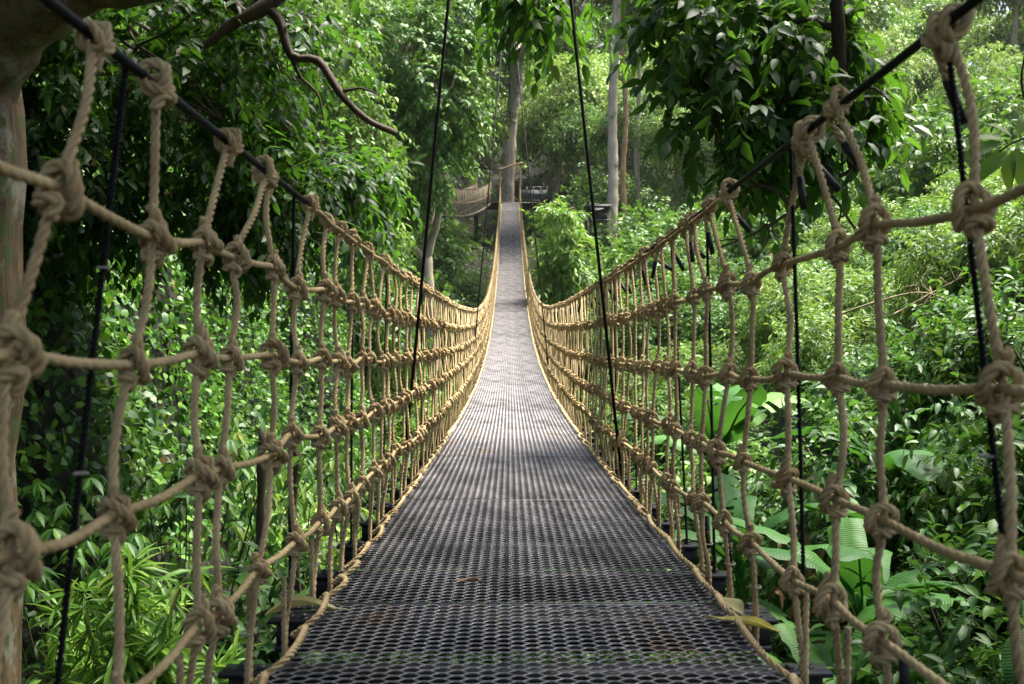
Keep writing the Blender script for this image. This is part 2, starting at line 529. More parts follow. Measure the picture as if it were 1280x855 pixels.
def lobe_points(lobes, n, r, shell=0.55, gap=0.0, gscale=1.2):
    """points biased to the shell of ellipsoid lobes, with noise gaps; returns points, outward directions"""
    w = np.array([l[1][0] * l[1][1] + l[1][1] * l[1][2] + l[1][0] * l[1][2] for l in lobes], float)
    w /= w.sum()
    P, D = [], []
    have = 0
    while have < n:
        m = int((n - have) * 1.6) + 20
        idx = r.choice(len(lobes), m, p=w)
        d = rnd_dir(m, r)
        rad = shell + (1 - shell) * r.random(m) ** 0.6
        rad *= 1 + 0.18 * np.sin(d[:, 0] * 5 + idx) * np.cos(d[:, 1] * 4.3 + 2 * idx) + 0.12 * np.sin(d[:, 2] * 9 + 3 * idx)
        c = np.array([lobes[i][0] for i in idx], float); e = np.array([lobes[i][1] for i in idx], float)
        p = c + d * e * rad[:, None]
        keep = wob(p[:, 0] * gscale + p[:, 2], p[:, 1] * gscale - 0.7 * p[:, 2], 1.0, 3) > gap * 2 - 1.2
        P.append(p[keep]); D.append(nrm(d / e)[keep]); have += int(keep.sum())
    return np.vstack(P)[:n], np.vstack(D)[:n]

UP = np.array([0, 0, 1.0])

def sprigs(g, P, U, L, k, leaf, tmpl, r, droop=0.35, twig_mat=1, leaf_mat_i=0, spread=0.9, twig_r=0.0035, collect=None, hang=0.45):
    """twigs from P along U (length L), k leaves on each, alternate sides"""
    n = len(P)
    L = np.broadcast_to(np.asarray(L, float), (n,)) * (0.7 + 0.6 * r.random(n))
    U = nrm(U)
    S = nrm(np.cross(U, UP + 0.25 * r.normal(size=(n, 3))))
    def at(t):
        return P + U * (L * t)[:, None] - UP * (L * droop * t * t)[:, None]
    for j in range(k):
        t = 0.12 + 0.88 * (j + 0.5 * r.random(n)) / k
        pos = at(t)
        sgn = (1 if j % 2 else -1)
        last = (j == k - 1)
        ax = U * (0.55 + 0.3 * r.random((n, 1))) + S * (0.0 if last else sgn * spread) - UP * (hang * (0.4 + 1.1 * r.random((n, 1)))) + 0.25 * r.normal(size=(n, 3))
        nn = UP + 0.35 * U + 0.45 * r.normal(size=(n, 3))
        ll = leaf * (0.65 + 0.55 * r.random(n))
        if collect is not None:
            collect.append((pos, ax, nn, ll))
        else:
            leaves(g, pos, ax, nn, ll, tmpl, leaf_mat_i)
    if twig_r > 0:
        a, b, c = P, at(0.5), at(1.0)
        S2 = np.cross(S, U)
        offs = [S, -0.5 * S + 0.87 * S2, -0.5 * S - 0.87 * S2]
        rings = []
        for q, rr in ((a, twig_r), (b, twig_r * 0.75), (c, twig_r * 0.3)):
            rings.append(np.stack([q + o * rr for o in offs], 1))
        V = np.stack(rings, 1).reshape(-1, 3)
        f = np.array([[x * 3 + y, x * 3 + (y + 1) % 3, (x + 1) * 3 + (y + 1) % 3, (x + 1) * 3 + y] for x in range(2) for y in range(3)])
        g.add(V, (f[None] + (np.arange(n) * 9)[:, None, None]).reshape(-1, 4), twig_mat)

def single_leaves(parent, coll, tmpl_hi, mat, g, tmpl_lo, n_single, name='leaf'):
    """the largest-showing leaves become objects of their own, the rest stay joined"""
    P = np.vstack([c[0] for c in coll]); A = np.vstack([c[1] for c in coll]); N = np.vstack([c[2] for c in coll]); L = np.concatenate([c[3] for c in coll])
    off = np.array(parent.location)
    W = P + off
    d = np.maximum(W[:, 1], 0.3)
    px, pz = W[:, 0] / d, W[:, 2] / d
    vis = (np.abs(px) < 0.53) & (pz > -0.37) & (pz < 0.33) & (W[:, 1] > 0.8)
    score = np.where(vis, L / d, -1)
    order = np.argsort(-score)
    pick = order[:min(n_single, int(vis.sum()))]
    rest = np.setdiff1d(np.arange(len(P)), pick)
    leaves(g, P[rest], A[rest], N[rest], L[rest], tmpl_lo, 0)
    me = Geo().add(*tmpl_hi).mesh(name, mat)
    a, s, nn = leaf_frames(A[pick], N[pick])
    for i, q in enumerate(pick):
        o = link(name, me, parent)
        m = Matrix(((s[i][0] * L[q], a[i][0] * L[q], nn[i][0] * L[q], P[q][0]),
                    (s[i][1] * L[q], a[i][1] * L[q], nn[i][1] * L[q], P[q][1]),
                    (s[i][2] * L[q], a[i][2] * L[q], nn[i][2] * L[q], P[q][2]), (0, 0, 0, 1)))
        o.matrix_local = m

def wobbly(a, b, n, amp, r):
    a, b = np.asarray(a, float), np.asarray(b, float)
    t = np.linspace(0, 1, n)[:, None]
    P = a + (b - a) * t
    P[1:-1] += r.normal(size=(n - 2, 3)) * amp
    return P

def branch(g, pts, r0, r1, sides=7, mat=0, ds=0.12, rough=0.06):
    P = catmull(pts, ds)
    t = np.linspace(0, 1, len(P))
    R = (r0 * (1 - t) + r1 * t) * (1 + rough * np.sin(np.arange(len(P)) * 1.7) + rough * np.cos(np.arange(len(P)) * 0.63 + 1))
    prof = 1 + 0.10 * np.sin(np.arange(sides) * 2.4) if sides > 6 else None
    add_tube(g, P, R, sides, mat, True, prof)

def leaf_hex(w, droop=0.2, cup=0.06):
    V = np.array([[0, 0, 0], [-w * 0.44, 0.26, cup], [w * 0.44, 0.26, cup], [-w * 0.40, 0.62, cup - droop * 0.35], [w * 0.40, 0.62, cup - droop * 0.35], [0, 1, -droop]])
    return V, np.array([[0, 2, 1], [1, 2, 4], [1, 4, 3], [3, 4, 5]])
def leaf_med(w, fold=0.07, droop=0.24):
    ts = np.array([0.0, 0.24, 0.60, 1.0]); ws = np.array([0.0, 0.86, 0.86, 0.0]) * w / 2
    V, F = [], []
    for t, ww in zip(ts, ws):
        z = -droop * t * t
        V += [[-ww, t, z + fold * ww / (w / 2)], [0, t, z], [ww, t, z + fold * ww / (w / 2)]]
    V = np.array(V); V = np.delete(V, [0, 2, 9, 11], axis=0)      # one point each at base and tip
    F = np.array([[0, 2, 1], [0, 3, 2], [1, 2, 5], [1, 5, 4], [2, 3, 6], [2, 6, 5], [4, 5, 7], [5, 6, 7]])
    return V, F
T_HEX = leaf_hex(0.46)
T_IVY = leaf_hex(0.74, 0.15, 0.05)
T_MED = leaf_med(0.46)
T_MEDN = leaf_med(0.32)
T_BROAD = leaf_template(0.44, 0.08, 0.22)
T_BROAD_HI = leaf_template(0.44, 0.07, 0.25, True)
T_NARROW = leaf_template(0.30, 0.06, 0.20)
T_NARROW_HI = leaf_template(0.30, 0.05, 0.22, True)
T_BLADE = leaf_med(0.15, 0.03, 0.30)
T_BLADE_HI = leaf_template(0.15, 0.03, 0.30, True)

# ================================================================== THE BRIDGE
_zp = np.polyfit([2.26, 3.64, 6.2, 7.4, 11.85, 18.2, 29.9, 36.4, 52, 68], [-0.827, -0.878, -0.998, -1.043, -1.085, -0.92, -0.29, 0.585, 3.9, 7.9], 4, w=[6, 4, 2.5, 2.5, 2, 1.5, 1, 1, 1, 1])
def zdeck(y):
    return np.polyval(_zp, y)
def zslope(y):
    return np.polyval(np.polyder(_zp), y)

Y0, Y1, PANEL = -3.6, 69.0, 2.2
bridge = thing('suspension_bridge', 'long sagging footbridge with black mesh deck and knotted tan rope sides', 'bridge', (0, 0, 0))

def make_grating(L):
    g = Geo()
    LW, SW, W = 0.072, 0.041, 1.2
    half = LW / 2
    ncol = int(round(W / half))
    xs, ph = [], []
    for i in range(ncol + 1):
        x = -W / 2 + i * W / ncol
        for dx in (-0.006, 0.006):
            if -W / 2 <= x + dx <= W / 2:
                xs.append(x + dx); ph.append(1 if i % 2 else -1)
    xs, ph = np.array(xs), np.array(ph, float)
    n = len(xs)
    rows = int(L / (SW / 2))
    th = math.radians(30)
    w, t = 0.0035, 0.0024
    prof = np.array([[-w / 2, -t / 2], [w / 2, -t / 2], [w / 2, t / 2], [-w / 2, t / 2]])
    prof = prof @ np.array([[math.cos(th), math.sin(th)], [-math.sin(th), math.cos(th)]])
    for k in range(rows):
        yc = (k + 0.5) * SW / 2 + (1 if k % 2 else -1) * ph * (SW / 4 - 0.0016)
        zc = 0.0012 * ph * (1 if k % 2 else -1)
        V = np.stack([np.repeat(xs, 4), (yc[:, None] + prof[None, :, 0]).ravel(), (zc[:, None] + prof[None, :, 1]).ravel()], 1)
        i = np.arange(n - 1)[:, None] * 4; j = np.arange(4)[None]; q = (j + 1) % 4
        g.add(V, np.stack([i + j, i + 4 + j, i + 4 + q, i + q], -1).reshape(-1, 4))
    # end bars where two sheets meet
    for y in (0.002, L - 0.002):
        g.add(*box((0, y, -0.003), (W, 0.003, 0.007)))
    return g.mesh('grating_panel', M['grating'], smooth=False)

gm = make_grating(PANEL - 0.014)
beam_g = Geo()
beam_g.add(*box((0, 0, -0.030), (1.50, 0.085, 0.011)))
beam_g.add(*box((0, 0, -0.070), (1.46, 0.046, 0.069)))
beam_g.add(*box((0, 0, -0.110), (1.46, 0.080, 0.011)))
beam_me = beam_g.mesh('crossbeam', M['black_steel'], smooth=False)
bolt_g = Geo()
add_tube(bolt_g, [(0, 0, -0.0245), (0, 0, -0.012)], 0.012, 6)
add_tube(bolt_g, [(0, 0, -0.0245), (0, 0, -0.021)], 0.018, 10)
bolt_me = bolt_g.mesh('bolt', M['bolt'], smooth=False)
beam_ys = []
y = Y0
while y < Y1 - 0.5:
    sl = math.atan2(zdeck(y + PANEL) - zdeck(y), PANEL)
    p = link('grating_panel', gm, bridge)
    p.location = (0, y + 0.007, float(zdeck(y)))
    p.rotation_euler = (sl, 0, 0)
    for q in (0.05, 0.55, 1.10, 1.65, PANEL - 0.05):
        beam_ys.append(y + q)
    y += PANEL
for by in beam_ys:
    b = link('crossbeam', beam_me, bridge)
    k = math.floor((by - Y0) / PANEL)
    a = Y0 + k * PANEL
    t = (by - a) / PANEL
    b.location = (0, by, float(zdeck(a) * (1 - t) + zdeck(a + PANEL) * t) - 0.003)
    b.rotation_euler = (math.atan(zslope(by)), 0, 0)
    if 1.8 < by < 7:
        for x in (-0.70, -0.65, 0.65, 0.70):
            link('bolt', bolt_me, b, loc=(x, 0.012 if abs(x) > 0.68 else -0.014, 0))

# ---- side nets
SIDE = {-1: dict(H=1.22, fr=(0.21, 0.40, 0.58, 0.80), hr=0.660),
        1: dict(H=1.27, fr=(0.234, 0.455, 0.64, 0.815), hr=0.650)}
LAT = (0.650, 0.645, 0.635, 0.625)
RR = 0.0088                       # rope radius

def zrail(side, k, y):
    s = SIDE[side]
    H = s['H'] * np.interp(y, [0, 4, 9, 14, 26, 70], [1, 1, 1.03, 1.03, 0.94, 0.92])
    if k == 0:
        return zdeck(y) + H
    return zdeck(y) + H * (1 - s['fr'][k - 1])

KP = np.array([(0.3, 0.2, 6.2), (0.3, 0.5, 4.2), (0.3, 1.9, 2.2), (0.4, 2.4, 0), (0.8, 1.0, -2.2), (1.0, -1.6, -1.6), (0, -2.4, 0.3),
               (-1.5, -1.2, 2.2), (-2.0, 0.9, 3.2), (-1.8, 2.9, 1.6), (-0.4, 3.6, -0.8), (1.5, 2.9, -2.3), (3.0, 1.0, -2.7), (2.4, -1.2, -2.4),
               (0.2, -1.8, -2.9), (-1.7, -0.2, -3.1), (-1.3, 1.6, -2.9), (0, 1.1, -4.0), (0.1, 0.2, -5.4)])
HP = np.array([(0, 0.2, -6.5), (0.1, 1.1, -4.2), (1.4, 2.4, -1.6), (2.4, 1.4, 1.3), (2.2, -1.5, 1.5), (1.4, -2.1, -1.3), (0, 0.5, -2.8),
               (-1.9, 2.5, -1.5), (-2.5, 1.5, 1.5), (-1.9, -1.4, 1.6), (-1.1, -1.9, -1.4), (0.6, 1.2, -3.1), (2.4, 2.7, -2.4), (3.6, 1.4, -2.2), (3.8, -0.4, -1.5)])

def knot_mesh(name, base, scale, seed, detail, mirror):
    r_ = np.random.default_rng(seed)
    P = base * np.array([-1.0 * mirror, 1, 1]) * RR * scale
    P[1:-1] += r_.normal(size=(len(P) - 2, 3)) * RR * 0.34
    g = Geo()
    if detail == 0:
        add_tube(g, P, RR * 1.08, 4, 0, False)
        return g.mesh(name, M['rope'])
    add_rope(g, P, RR * 1.06, ds=0.0055 if detail == 2 else (0.010 if detail == 1 else 0.028), detail=detail > 0)
    return g.mesh(name, M['rope'])

KN = {(s, d): [knot_mesh('knot', KP, 0.97, 10 + i, d, -s) for i in range(5)] for s in (-1, 1) for d in (0, 1, 2)}
LN = {(s, d): [knot_mesh('lashing', HP, 0.98, 30 + i, d, -s) for i in range(5)] for s in (-1, 1) for d in (0, 1, 2)}

def net_matrix(side, loc, slope, scale, jit):
    """local X along the rail, Y towards the walkway, Z up"""
    Yv = Vector((-side, 0, 0))
    Xv = Vector((0, side * 1.0, side * slope)).normalized()
    Zv = Xv.cross(Yv)
    Mx = Matrix((Xv, Yv, Zv)).transposed()
    Mx = Mx @ Matrix.Rotation(jit[0], 3, 'Y') @ Matrix.Rotation(jit[1], 3, 'Z') @ Matrix.Diagonal((scale, scale, scale))
    m = Mx.to_4x4()
    m.translation = Vector(loc)
    return m

firstL = [-1.0, -0.7, -0.38, -0.05, 0.3, 0.63, 0.98, 1.33, 1.66, 1.97, 2.26, 2.56, 2.88, 3.22]
firstR = [-0.9, -0.6, -0.25, 0.08, 0.42, 0.78, 1.12, 1.49, 1.83, 2.12, 2.52, 2.86, 3.15, 3.50]
VY = {}
for s, first in ((-1, firstL), (1, firstR)):
    ys = list(first)
    while ys[-1] < Y1 - 1.0:
        ys.append(ys[-1] + 0.305 + rng.normal() * 0.035)
    VY[s] = ys

def lat_at(side, k):
    return side * (SIDE[side]['hr'] if k == 0 else LAT[k - 1])

tail_me = []
for s in (-1, 1):
    g = Geo()
    P = catmull([(0, 0, 0), (s * -0.012, 0.01, -0.022), (s * -0.030, 0.012, -0.058)], 0.006)
    add_rope(g, [(0, 0, 0), (s * -0.012, 0.01, -0.022), (s * -0.030, 0.012, -0.060)], RR * 0.95, 0.006)
    add_tube(g, [(s * -0.026, 0.0118, -0.050), (s * -0.044, 0.013, -0.088), (s * -0.060, 0.012, -0.122)], [RR * 1.08, RR * 1.04, RR * 0.95], 10, 1)
    tail_me.append(g.mesh('rope_tail', [M['rope'], M['tape']]))

tie_g = Geo()
a = np.linspace(0, 2 * math.pi, 15)
add_tube(tie_g, np.stack([0.0225 * np.cos(a), 0.0155 * np.sin(a), 0 * a], 1), 0.0026, 5, 0, False)
tie_g.add(*box((0.003, 0.0195, 0), (0.008, 0.007, 0.007)))
tie_me = tie_g.mesh('tie', M['tie'])

rest = {'vertical_rope': Geo(), 'knot': Geo(), 'lashing': Geo()}
count = {'vertical_rope': 0, 'knot': 0, 'lashing': 0, 'tail': 0}
TOPS = {-1: {1.33: 1.49, 1.66: 1.72, 1.97: 2.18, 2.26: 2.53, 2.56: 2.61, 2.88: 3.05, 3.22: 3.40}, 1: {1.49: 1.58, 1.83: 2.06, 2.12: 2.30, 2.52: 2.38, 2.86: 3.13, 3.15: 3.44, 3.50: 3.74}}
items = []                         # (distance, side, index)
knot_pts = {(-1, k): [] for k in range(5)}
knot_pts.update({(1, k): [] for k in range(5)})
for s in (-1, 1):
    for i, yv in enumerate(VY[s]):
        r_ = np.random.default_rng(1000 * (s + 2) + i)
        lean = r_.normal() * 0.022
        pts = []
        top_y = yv + r_.normal() * 0.05 + 0.13
        top_y = TOPS[s].get(yv, top_y)
        for k in range(5):
            yy = top_y if k == 0 else yv + (lean - 0.055) * (k - 1) + r_.normal() * 0.018
            zz = float(zrail(s, k, yy)) + (r_.normal() * 0.008 if k else 0)
            xx = lat_at(s, k) + r_.normal() * 0.006
            pts.append(np.array([xx, yy, zz]))
            knot_pts[(s, k)].append(pts[-1])
        items.append((abs(yv), s, i, yv, pts, r_))
items.sort(key=lambda t: t[0])

for dist, s, i, yv, pts, r_ in items:
    lod = 2 if dist < 3.3 else (1 if dist < 9 else 0)
    # vertical rope
    path = []
    for k in range(5):
        path.append(pts[k])
        nxt = pts[k + 1] if k < 4 else np.array([s * 0.648, pts[4][1] + r_.normal() * 0.015, float(zdeck(pts[4][1])) + 0.02])
        path.append((pts[k] * 0.5 + nxt * 0.5) + np.array([r_.normal() * 0.006, r_.normal() * 0.014, 0]))
        if k == 4:
            path.append(nxt)
            end = nxt + np.array([0, 0, -0.085])
            path.append(end)
    path = np.array(path[0:])
    path[0][2] -= 0.02
    g = Geo()
    add_rope(g, path, RR * (0.95 + 0.1 * r_.random()), ds=(0.008, 0.014, 0.12)[2 - lod] if lod else 0.12, detail=lod > 0)
    if dist < 9:
        dy = 0.019 * (1 if r_.random() < 0.5 else -1)
        e = path[-1]
        hh = 0.12 + 0.1 * r_.random()
        add_rope(g, [e + [0, 0, -0.005], e + [0, dy * 0.6, -0.02], e + [0, dy, 0.01], e + [0.0, dy, 0.085 + hh * 0.5], e + [0, dy, 0.085 + hh]], RR * 0.95, ds=0.012, detail=lod > 0)
        if s > 0 and r_.random() < 0.6:
            add_tube(g, [e + [0, dy, 0.085 + hh - 0.06], e + [-0.004, dy * 1.3, 0.085 + hh + 0.05]], RR * 1.06, 10, 1)
    if count['vertical_rope'] < 300:
        link('vertical_rope', g.mesh('vertical_rope', [M['rope'], M['tape']]), bridge)
        count['vertical_rope'] += 1
    else:
        rest['vertical_rope'].add(np.concatenate(g.v), np.concatenate([f for f in g.f if f.shape[1] == 4]))
    if 1.0 < yv < 6.5:
        t = link('tie', tie_me, bridge)
        t.matrix_world = net_matrix(s, path[-1] + np.array([0, 0.006, 0.17]), 0, 0.85, (0, 0))
    # knots
    for k in range(5):
        kind = 'lashing' if k == 0 else 'knot'
        me = (LN if k == 0 else KN)[(s, lod)][r_.integers(5)]
        sl = float(zslope(pts[k][1]))
        mm = net_matrix(s, pts[k] + (np.array([0, 0, 0.0])), sl, 0.88 + 0.24 * r_.random(), (r_.normal() * 0.24, r_.normal() * 0.2))
        if count[kind] < 300 and yv > -0.1:
            o = link(kind, me, bridge)
            o.matrix_world = mm
            count[kind] += 1
        elif yv > -0.1:
            V = np.empty(len(me.vertices) * 3, np.float32); me.vertices.foreach_get('co', V); V = V.reshape(-1, 3)
            A = np.array(mm)
            F = np.array([p.vertices[:] for p in me.polygons if len(p.vertices) == 4])
            rest[kind].add(V @ A[:3, :3].T + A[:3, 3], F)
    if 0.5 < yv < 20 and s > 0:
        o = link('rope_tail', tail_me[0 if s < 0 else 1], bridge)
        q = pts[0]
        o.matrix_world = Matrix.Translation((q[0] - s * 0.012, q[1] + 0.02, q[2] - 0.034)) @ Matrix.Rotation(r_.normal() * 0.35, 4, 'X') @ Matrix.Rotation(r_.normal() * 0.3 + s * (-0.0), 4, 'Y')
        # tails swing towards the outside of the net
        o.scale = (-1, 1, 1) if s > 0 else (1, 1, 1)
for kname, g in rest.items():
    link(kname, g.mesh('distant_' + kname, M['rope']), bridge, kind='stuff')

# horizontal ropes, handrail cable and its running rope, rope along the deck edge
for s in (-1, 1):
    for k in range(1, 5):
        kp = sorted(knot_pts[(s, k)], key=lambda p: p[1])
        near = [p for p in kp if p[1] < 9]
        far = [p for p in kp if p[1] >= 8.5]
        pts = []
        for a, b in zip(near[:-1], near[1:]):
            pts += [a, (a + b) / 2 + np.array([rng.normal() * 0.004, 0, -0.004 + rng.normal() * 0.003])]
        pts.append(near[-1])
        g = Geo()
        add_rope(g, pts, RR * 1.0, ds=0.012, pitch=RR * 11, soft=0.35)
        add_tube(g, np.array([near[-1]] + [p for p in far if p[1] > near[-1][1]]), RR, 6)
        link('horizontal_rope', g.mesh('horizontal_rope', M['rope_smooth']), bridge)
    ys = np.arange(-2.5, Y1, 0.25)
    P = np.stack([np.full(len(ys), lat_at(s, 0)), ys, zrail(s, 0, ys)], 1)
    g = Geo(); add_tube(g, P, 0.0085, 10)
    link('handrail_cable', g.mesh('handrail_cable', M['black_cable']), bridge)
    kp = sorted(knot_pts[(s, 0)], key=lambda p: p[1])
    pts = []
    for a, b in zip(kp[:-1], kp[1:]):
        if a[1] < 3.0:
            continue
        o1 = np.array([-s * 0.017, 0, -0.022])
        pts += [a + o1, (a + b) / 2 + o1 * 0.85 + np.array([0, 0, rng.normal() * 0.003])]
    g = Geo()
    nn = int(len(pts) * 0.16)
    add_rope(g, pts[:nn], RR, ds=0.012)
    add_tube(g, np.array(pts[nn - 1:]), RR, 6)
    link('running_rope', g.mesh('running_rope', M['rope']), bridge)
    # deck edge rope loops from one upright to the next
    kp = sorted(knot_pts[(s, 4)], key=lambda p: p[1])
    pts, pts2 = [], []
    for a, b in zip(kp[:-1], kp[1:]):
        z = float(zdeck(a[1])); zm = float(zdeck((a[1] + b[1]) / 2))
        A = np.array([s * 0.628, a[1], z - 0.012])
        B = np.array([s * (0.572 + rng.normal() * 0.006), a[1] + 0.07, z + 0.026])
        C = np.array([s * (0.588 + rng.normal() * 0.006), b[1] - 0.07, zm + 0.020])
        (pts if a[1] < 9 else pts2).extend([A, B, C])
    g = Geo()
    add_rope(g, pts, RR * 1.15, ds=0.010)
    add_tube(g, np.array([pts[-1]] + pts2), RR * 1.1, 6)
    link('deck_edge_rope', g.mesh('deck_edge_rope', M['rope']), bridge)

# black hanger ropes from the beam ends to the handrail cable
for s, ys in ((-1, [0.4, 1.62, 2.89]), (1, [0.3, 1.58, 2.46, 3.52, 4.3])):
    ys = list(ys)
    while ys[-1] < 60:
        ys.append(ys[-1] + 1.1 + rng.normal() * 0.12)
    for yv in ys:
        by = min(beam_ys, key=lambda b: abs(b - yv))
        top = np.array([lat_at(s, 0) + s * 0.008, yv + 0.02, float(zrail(s, 0, yv)) - 0.003])
        bot = np.array([s * 0.695, by, float(zdeck(by)) - 0.03])
        g = Geo()
        mid = (top + bot) / 2 + np.array([0.004 * s, 0.006, 0])
        if yv < 8:
            add_rope(g, [top, mid, bot], 0.0068, ds=0.010, pitch=0.03)
        else:
            add_tube(g, np.array([top, mid, bot]), 0.0066, 6)
        link('hanger_rope', g.mesh('hanger_rope', M['black_cable']), bridge)
        if 1.0 < yv < 6:
            for f in (0.27, 0.52):
                q = top * (1 - f) + bot * f
                t = link('tie', tie_me, bridge)
                t.matrix_world = net_matrix(s, q + np.array([-0.004 * s, 0.012 * s, 0]), 0, 0.55, (0, 0))

# overhead main cable and the inclined suspension ropes that hang from it
mc = catmull([(-0.06, -6, 6.4), (-0.06, 6, 5.45), (-0.05, 17, 5.75), (-0.03, 30, 6.9), (0, 45, 9.2), (0.05, 71.0, 13.8)], 0.6)
g = Geo(); add_tube(g, mc, 0.016, 8)
link('main_cable', g.mesh('main_cable', M['black_cable']), bridge)
for yv, r0 in ((6.1, 0.0098), (17.0, 0.011)):
    zt = float(np.interp(yv, mc[:, 1], mc[:, 2]))
    for s in (-1, 1):
        bot = np.array([-0.70 if s < 0 else 0.655, yv, float(zdeck(yv)) - 0.05])
        top = np.array([-0.058 + s * 0.012, yv, zt])
        g = Geo()
        add_tube(g, np.array([bot, bot * 0.7 + top * 0.3, top]), r0, 8)
        link('suspension_rope', g.mesh('suspension_rope', M['black_cable']), bridge)

# ------------------------------------------------------------------ things lying on the deck
def fallen_leaf(name, label, loc, rz, L, W, curl, mat, tilt=0.0):
    n, mcol = 11, 4
    V, F = [], []
    for i in range(n):
        t = i / (n - 1)
        w = W * (math.sin(math.pi * min(1, t * 0.96 + 0.03)) ** 0.75)
        for j in range(-mcol, mcol + 1):
            u = j / mcol
            V.append((u * w * 0.5 * (1 - 0.25 * curl * abs(u)), t * L, 0.010 + curl * 0.5 * w * u * u * 0.6 + curl * L * 0.10 * math.sin(t * 3.0) + 0.004 * math.sin(7 * t + 3 * u)))
    c = 2 * mcol + 1
    for i in range(n - 1):
        for j in range(c - 1):
            a = i * c + j
            F.append([a, a + 1, a + c + 1, a + c])
    g = Geo().add(V, F)
    add_tube(g, [(0, -0.16 * L, 0.006), (0, 0, 0.0125), (0, 0.9 * L, 0.006 + curl * L * 0.05)], [0.0022, 0.002, 0.0006], 5)
    o = link(name, g.mesh(name, M[mat]))
    o.location = loc
    o.rotation_euler = (math.atan(zslope(loc[1])) + tilt, 0, rz)
    return tag(o, label, 'leaf')
fallen_leaf('fallen_leaf', 'yellow fallen leaf lying on the black mesh by the rope edge', (0.535, 2.78, float(zdeck(2.78)) + 0.004), math.radians(-125), 0.19, 0.055, 0.5, 'leaf_yellow')
fallen_leaf('fallen_leaf', 'dull green fallen leaf behind the yellow one at the deck edge', (0.60, 3.02, float(zdeck(3.02)) + 0.006), math.radians(190), 0.17, 0.07, 0.4, 'leaf_dry')
fallen_leaf('curled_leaf', 'rolled pale dry leaf poking over the deck edge beside a crossbeam', (-0.54, 2.86, float(zdeck(2.86)) + 0.008), math.radians(100), 0.20, 0.075, 1.0, 'leaf_dry')
fallen_leaf('dead_leaf', 'small brown dead leaf lying flat on the middle of the mesh', (-0.22, 3.25, float(zdeck(3.25)) + 0.003), math.radians(-85), 0.09, 0.022, 0.6, 'leaf_brown')

# ------------------------------------------------------------------ far end: gateway, platform, second rope bridge
ZP = float(zdeck(68.6))
pf = thing('tree_platform', 'dark timber platform with green railing round the pale trunk', 'platform', (0, 70.5, ZP))
g = Geo()
for i in range(18):
    g.add(*box((-0.2 + 0.0, -1.9 + i * 0.22, -0.03), (5.2, 0.20, 0.06)))
link('floor_boards', g.mesh('floor_boards', M['black_steel'], smooth=False), pf, kind='stuff')
for x in (-2.4, 0.6, 2.2):
    for yy in (-1.6, 1.6):
        g = Geo(); g.add(*box((x, yy, -1.6), (0.16, 0.16, 3.06)))
        link('support_post', g.mesh('support_post', M['black_steel'], smooth=False), pf)
for z in (0.15, 0.62, 1.08):
    g = Geo(); g.add(*box((1.62, -1.85, z), (1.9, 0.05, 0.06)))
    link('rail', g.mesh('rail', M['green_rail'], smooth=False), pf)
for i in range(5):
    g = Geo(); g.add(*box((0.70 + i * 0.46, -1.90, 0.55), (0.05, 0.05, 1.12)))
    link('railing_post', g.mesh('railing_post', M['green_rail'], smooth=False), pf)
g = Geo(); g.add(*box((1.62, -1.70, 0.58), (1.8, 0.03, 0.62)))
link('rail_panel', g.mesh('rail_panel', M['grey_board'], smooth=False), pf)

gw = thing('wooden_gateway', 'rough wooden crossbar on two posts over the far bridge end', 'gateway', (0, 67.0, float(zdeck(67.0))))
for s in (-1, 1):
    g = Geo(); branch(g, wobbly((s * 0.66, 0, -0.2), (s * 0.70, 0, 2.72 + 0.2 * s), 6, 0.015, rng), 0.065, 0.05, 8, ds=0.2)
    link('post', g.mesh('post', M['wood']), gw)
g = Geo(); branch(g, wobbly((-0.80, -0.07, 2.40), (0.86, -0.07, 2.86), 6, 0.02, rng), 0.075, 0.06, 8, ds=0.15)
link('crossbar', g.mesh('crossbar', M['wood']), gw)

sb = thing('side_rope_bridge', 'second rope bridge with pale upright ropes climbing off to the side of the platform', 'bridge', (-1.3, 69.0, ZP))
d = np.array([-1.9, -20.0, -2.9]); nrmv = np.array([-0.995, 0.095, 0])
def sbp(t, off, h):
    return d * t + nrmv * off + np.array([0, 0, h - 0.8 * 4 * t * (1 - t) * 0.5])
g = Geo()
for i in range(24):
    a, b = sbp(i / 24, 0, 0), sbp((i + 0.92) / 24, 0, 0)
    g.add(np.array([a, b, b + nrmv * 0.95, a + nrmv * 0.95, a - [0, 0, .09], b - [0, 0, .09], b + nrmv * 0.95 - [0, 0, .09], a + nrmv * 0.95 - [0, 0, .09]]),
          [[0, 1, 2, 3], [7, 6, 5, 4], [0, 4, 5, 1], [1, 5, 6, 2], [2, 6, 7, 3], [3, 7, 4, 0]])
link('deck', g.mesh('deck', M['black_steel'], smooth=False), sb)
for off in (0.0, 0.95):
    for h in (0.05, 0.75, 1.5):
        g = Geo(); add_tube(g, np.array([sbp(t, off, h) for t in np.linspace(0, 1, 16)]), 0.022, 6)
        link('horizontal_rope', g.mesh('horizontal_rope', M['rope_old'] if h < 1.2 else M['black_cable']), sb)
    for i in range(44):
        t = (i + 0.5) / 44
        g = Geo(); add_tube(g, np.array([sbp(t, off, 1.5), sbp(t + rng.normal() * 0.004, off + rng.normal() * 0.03, 0.75), sbp(t + rng.normal() * 0.004, off, 0)]), 0.024, 5)
        link('vertical_rope', g.mesh('vertical_rope', M['rope_old']), sb)

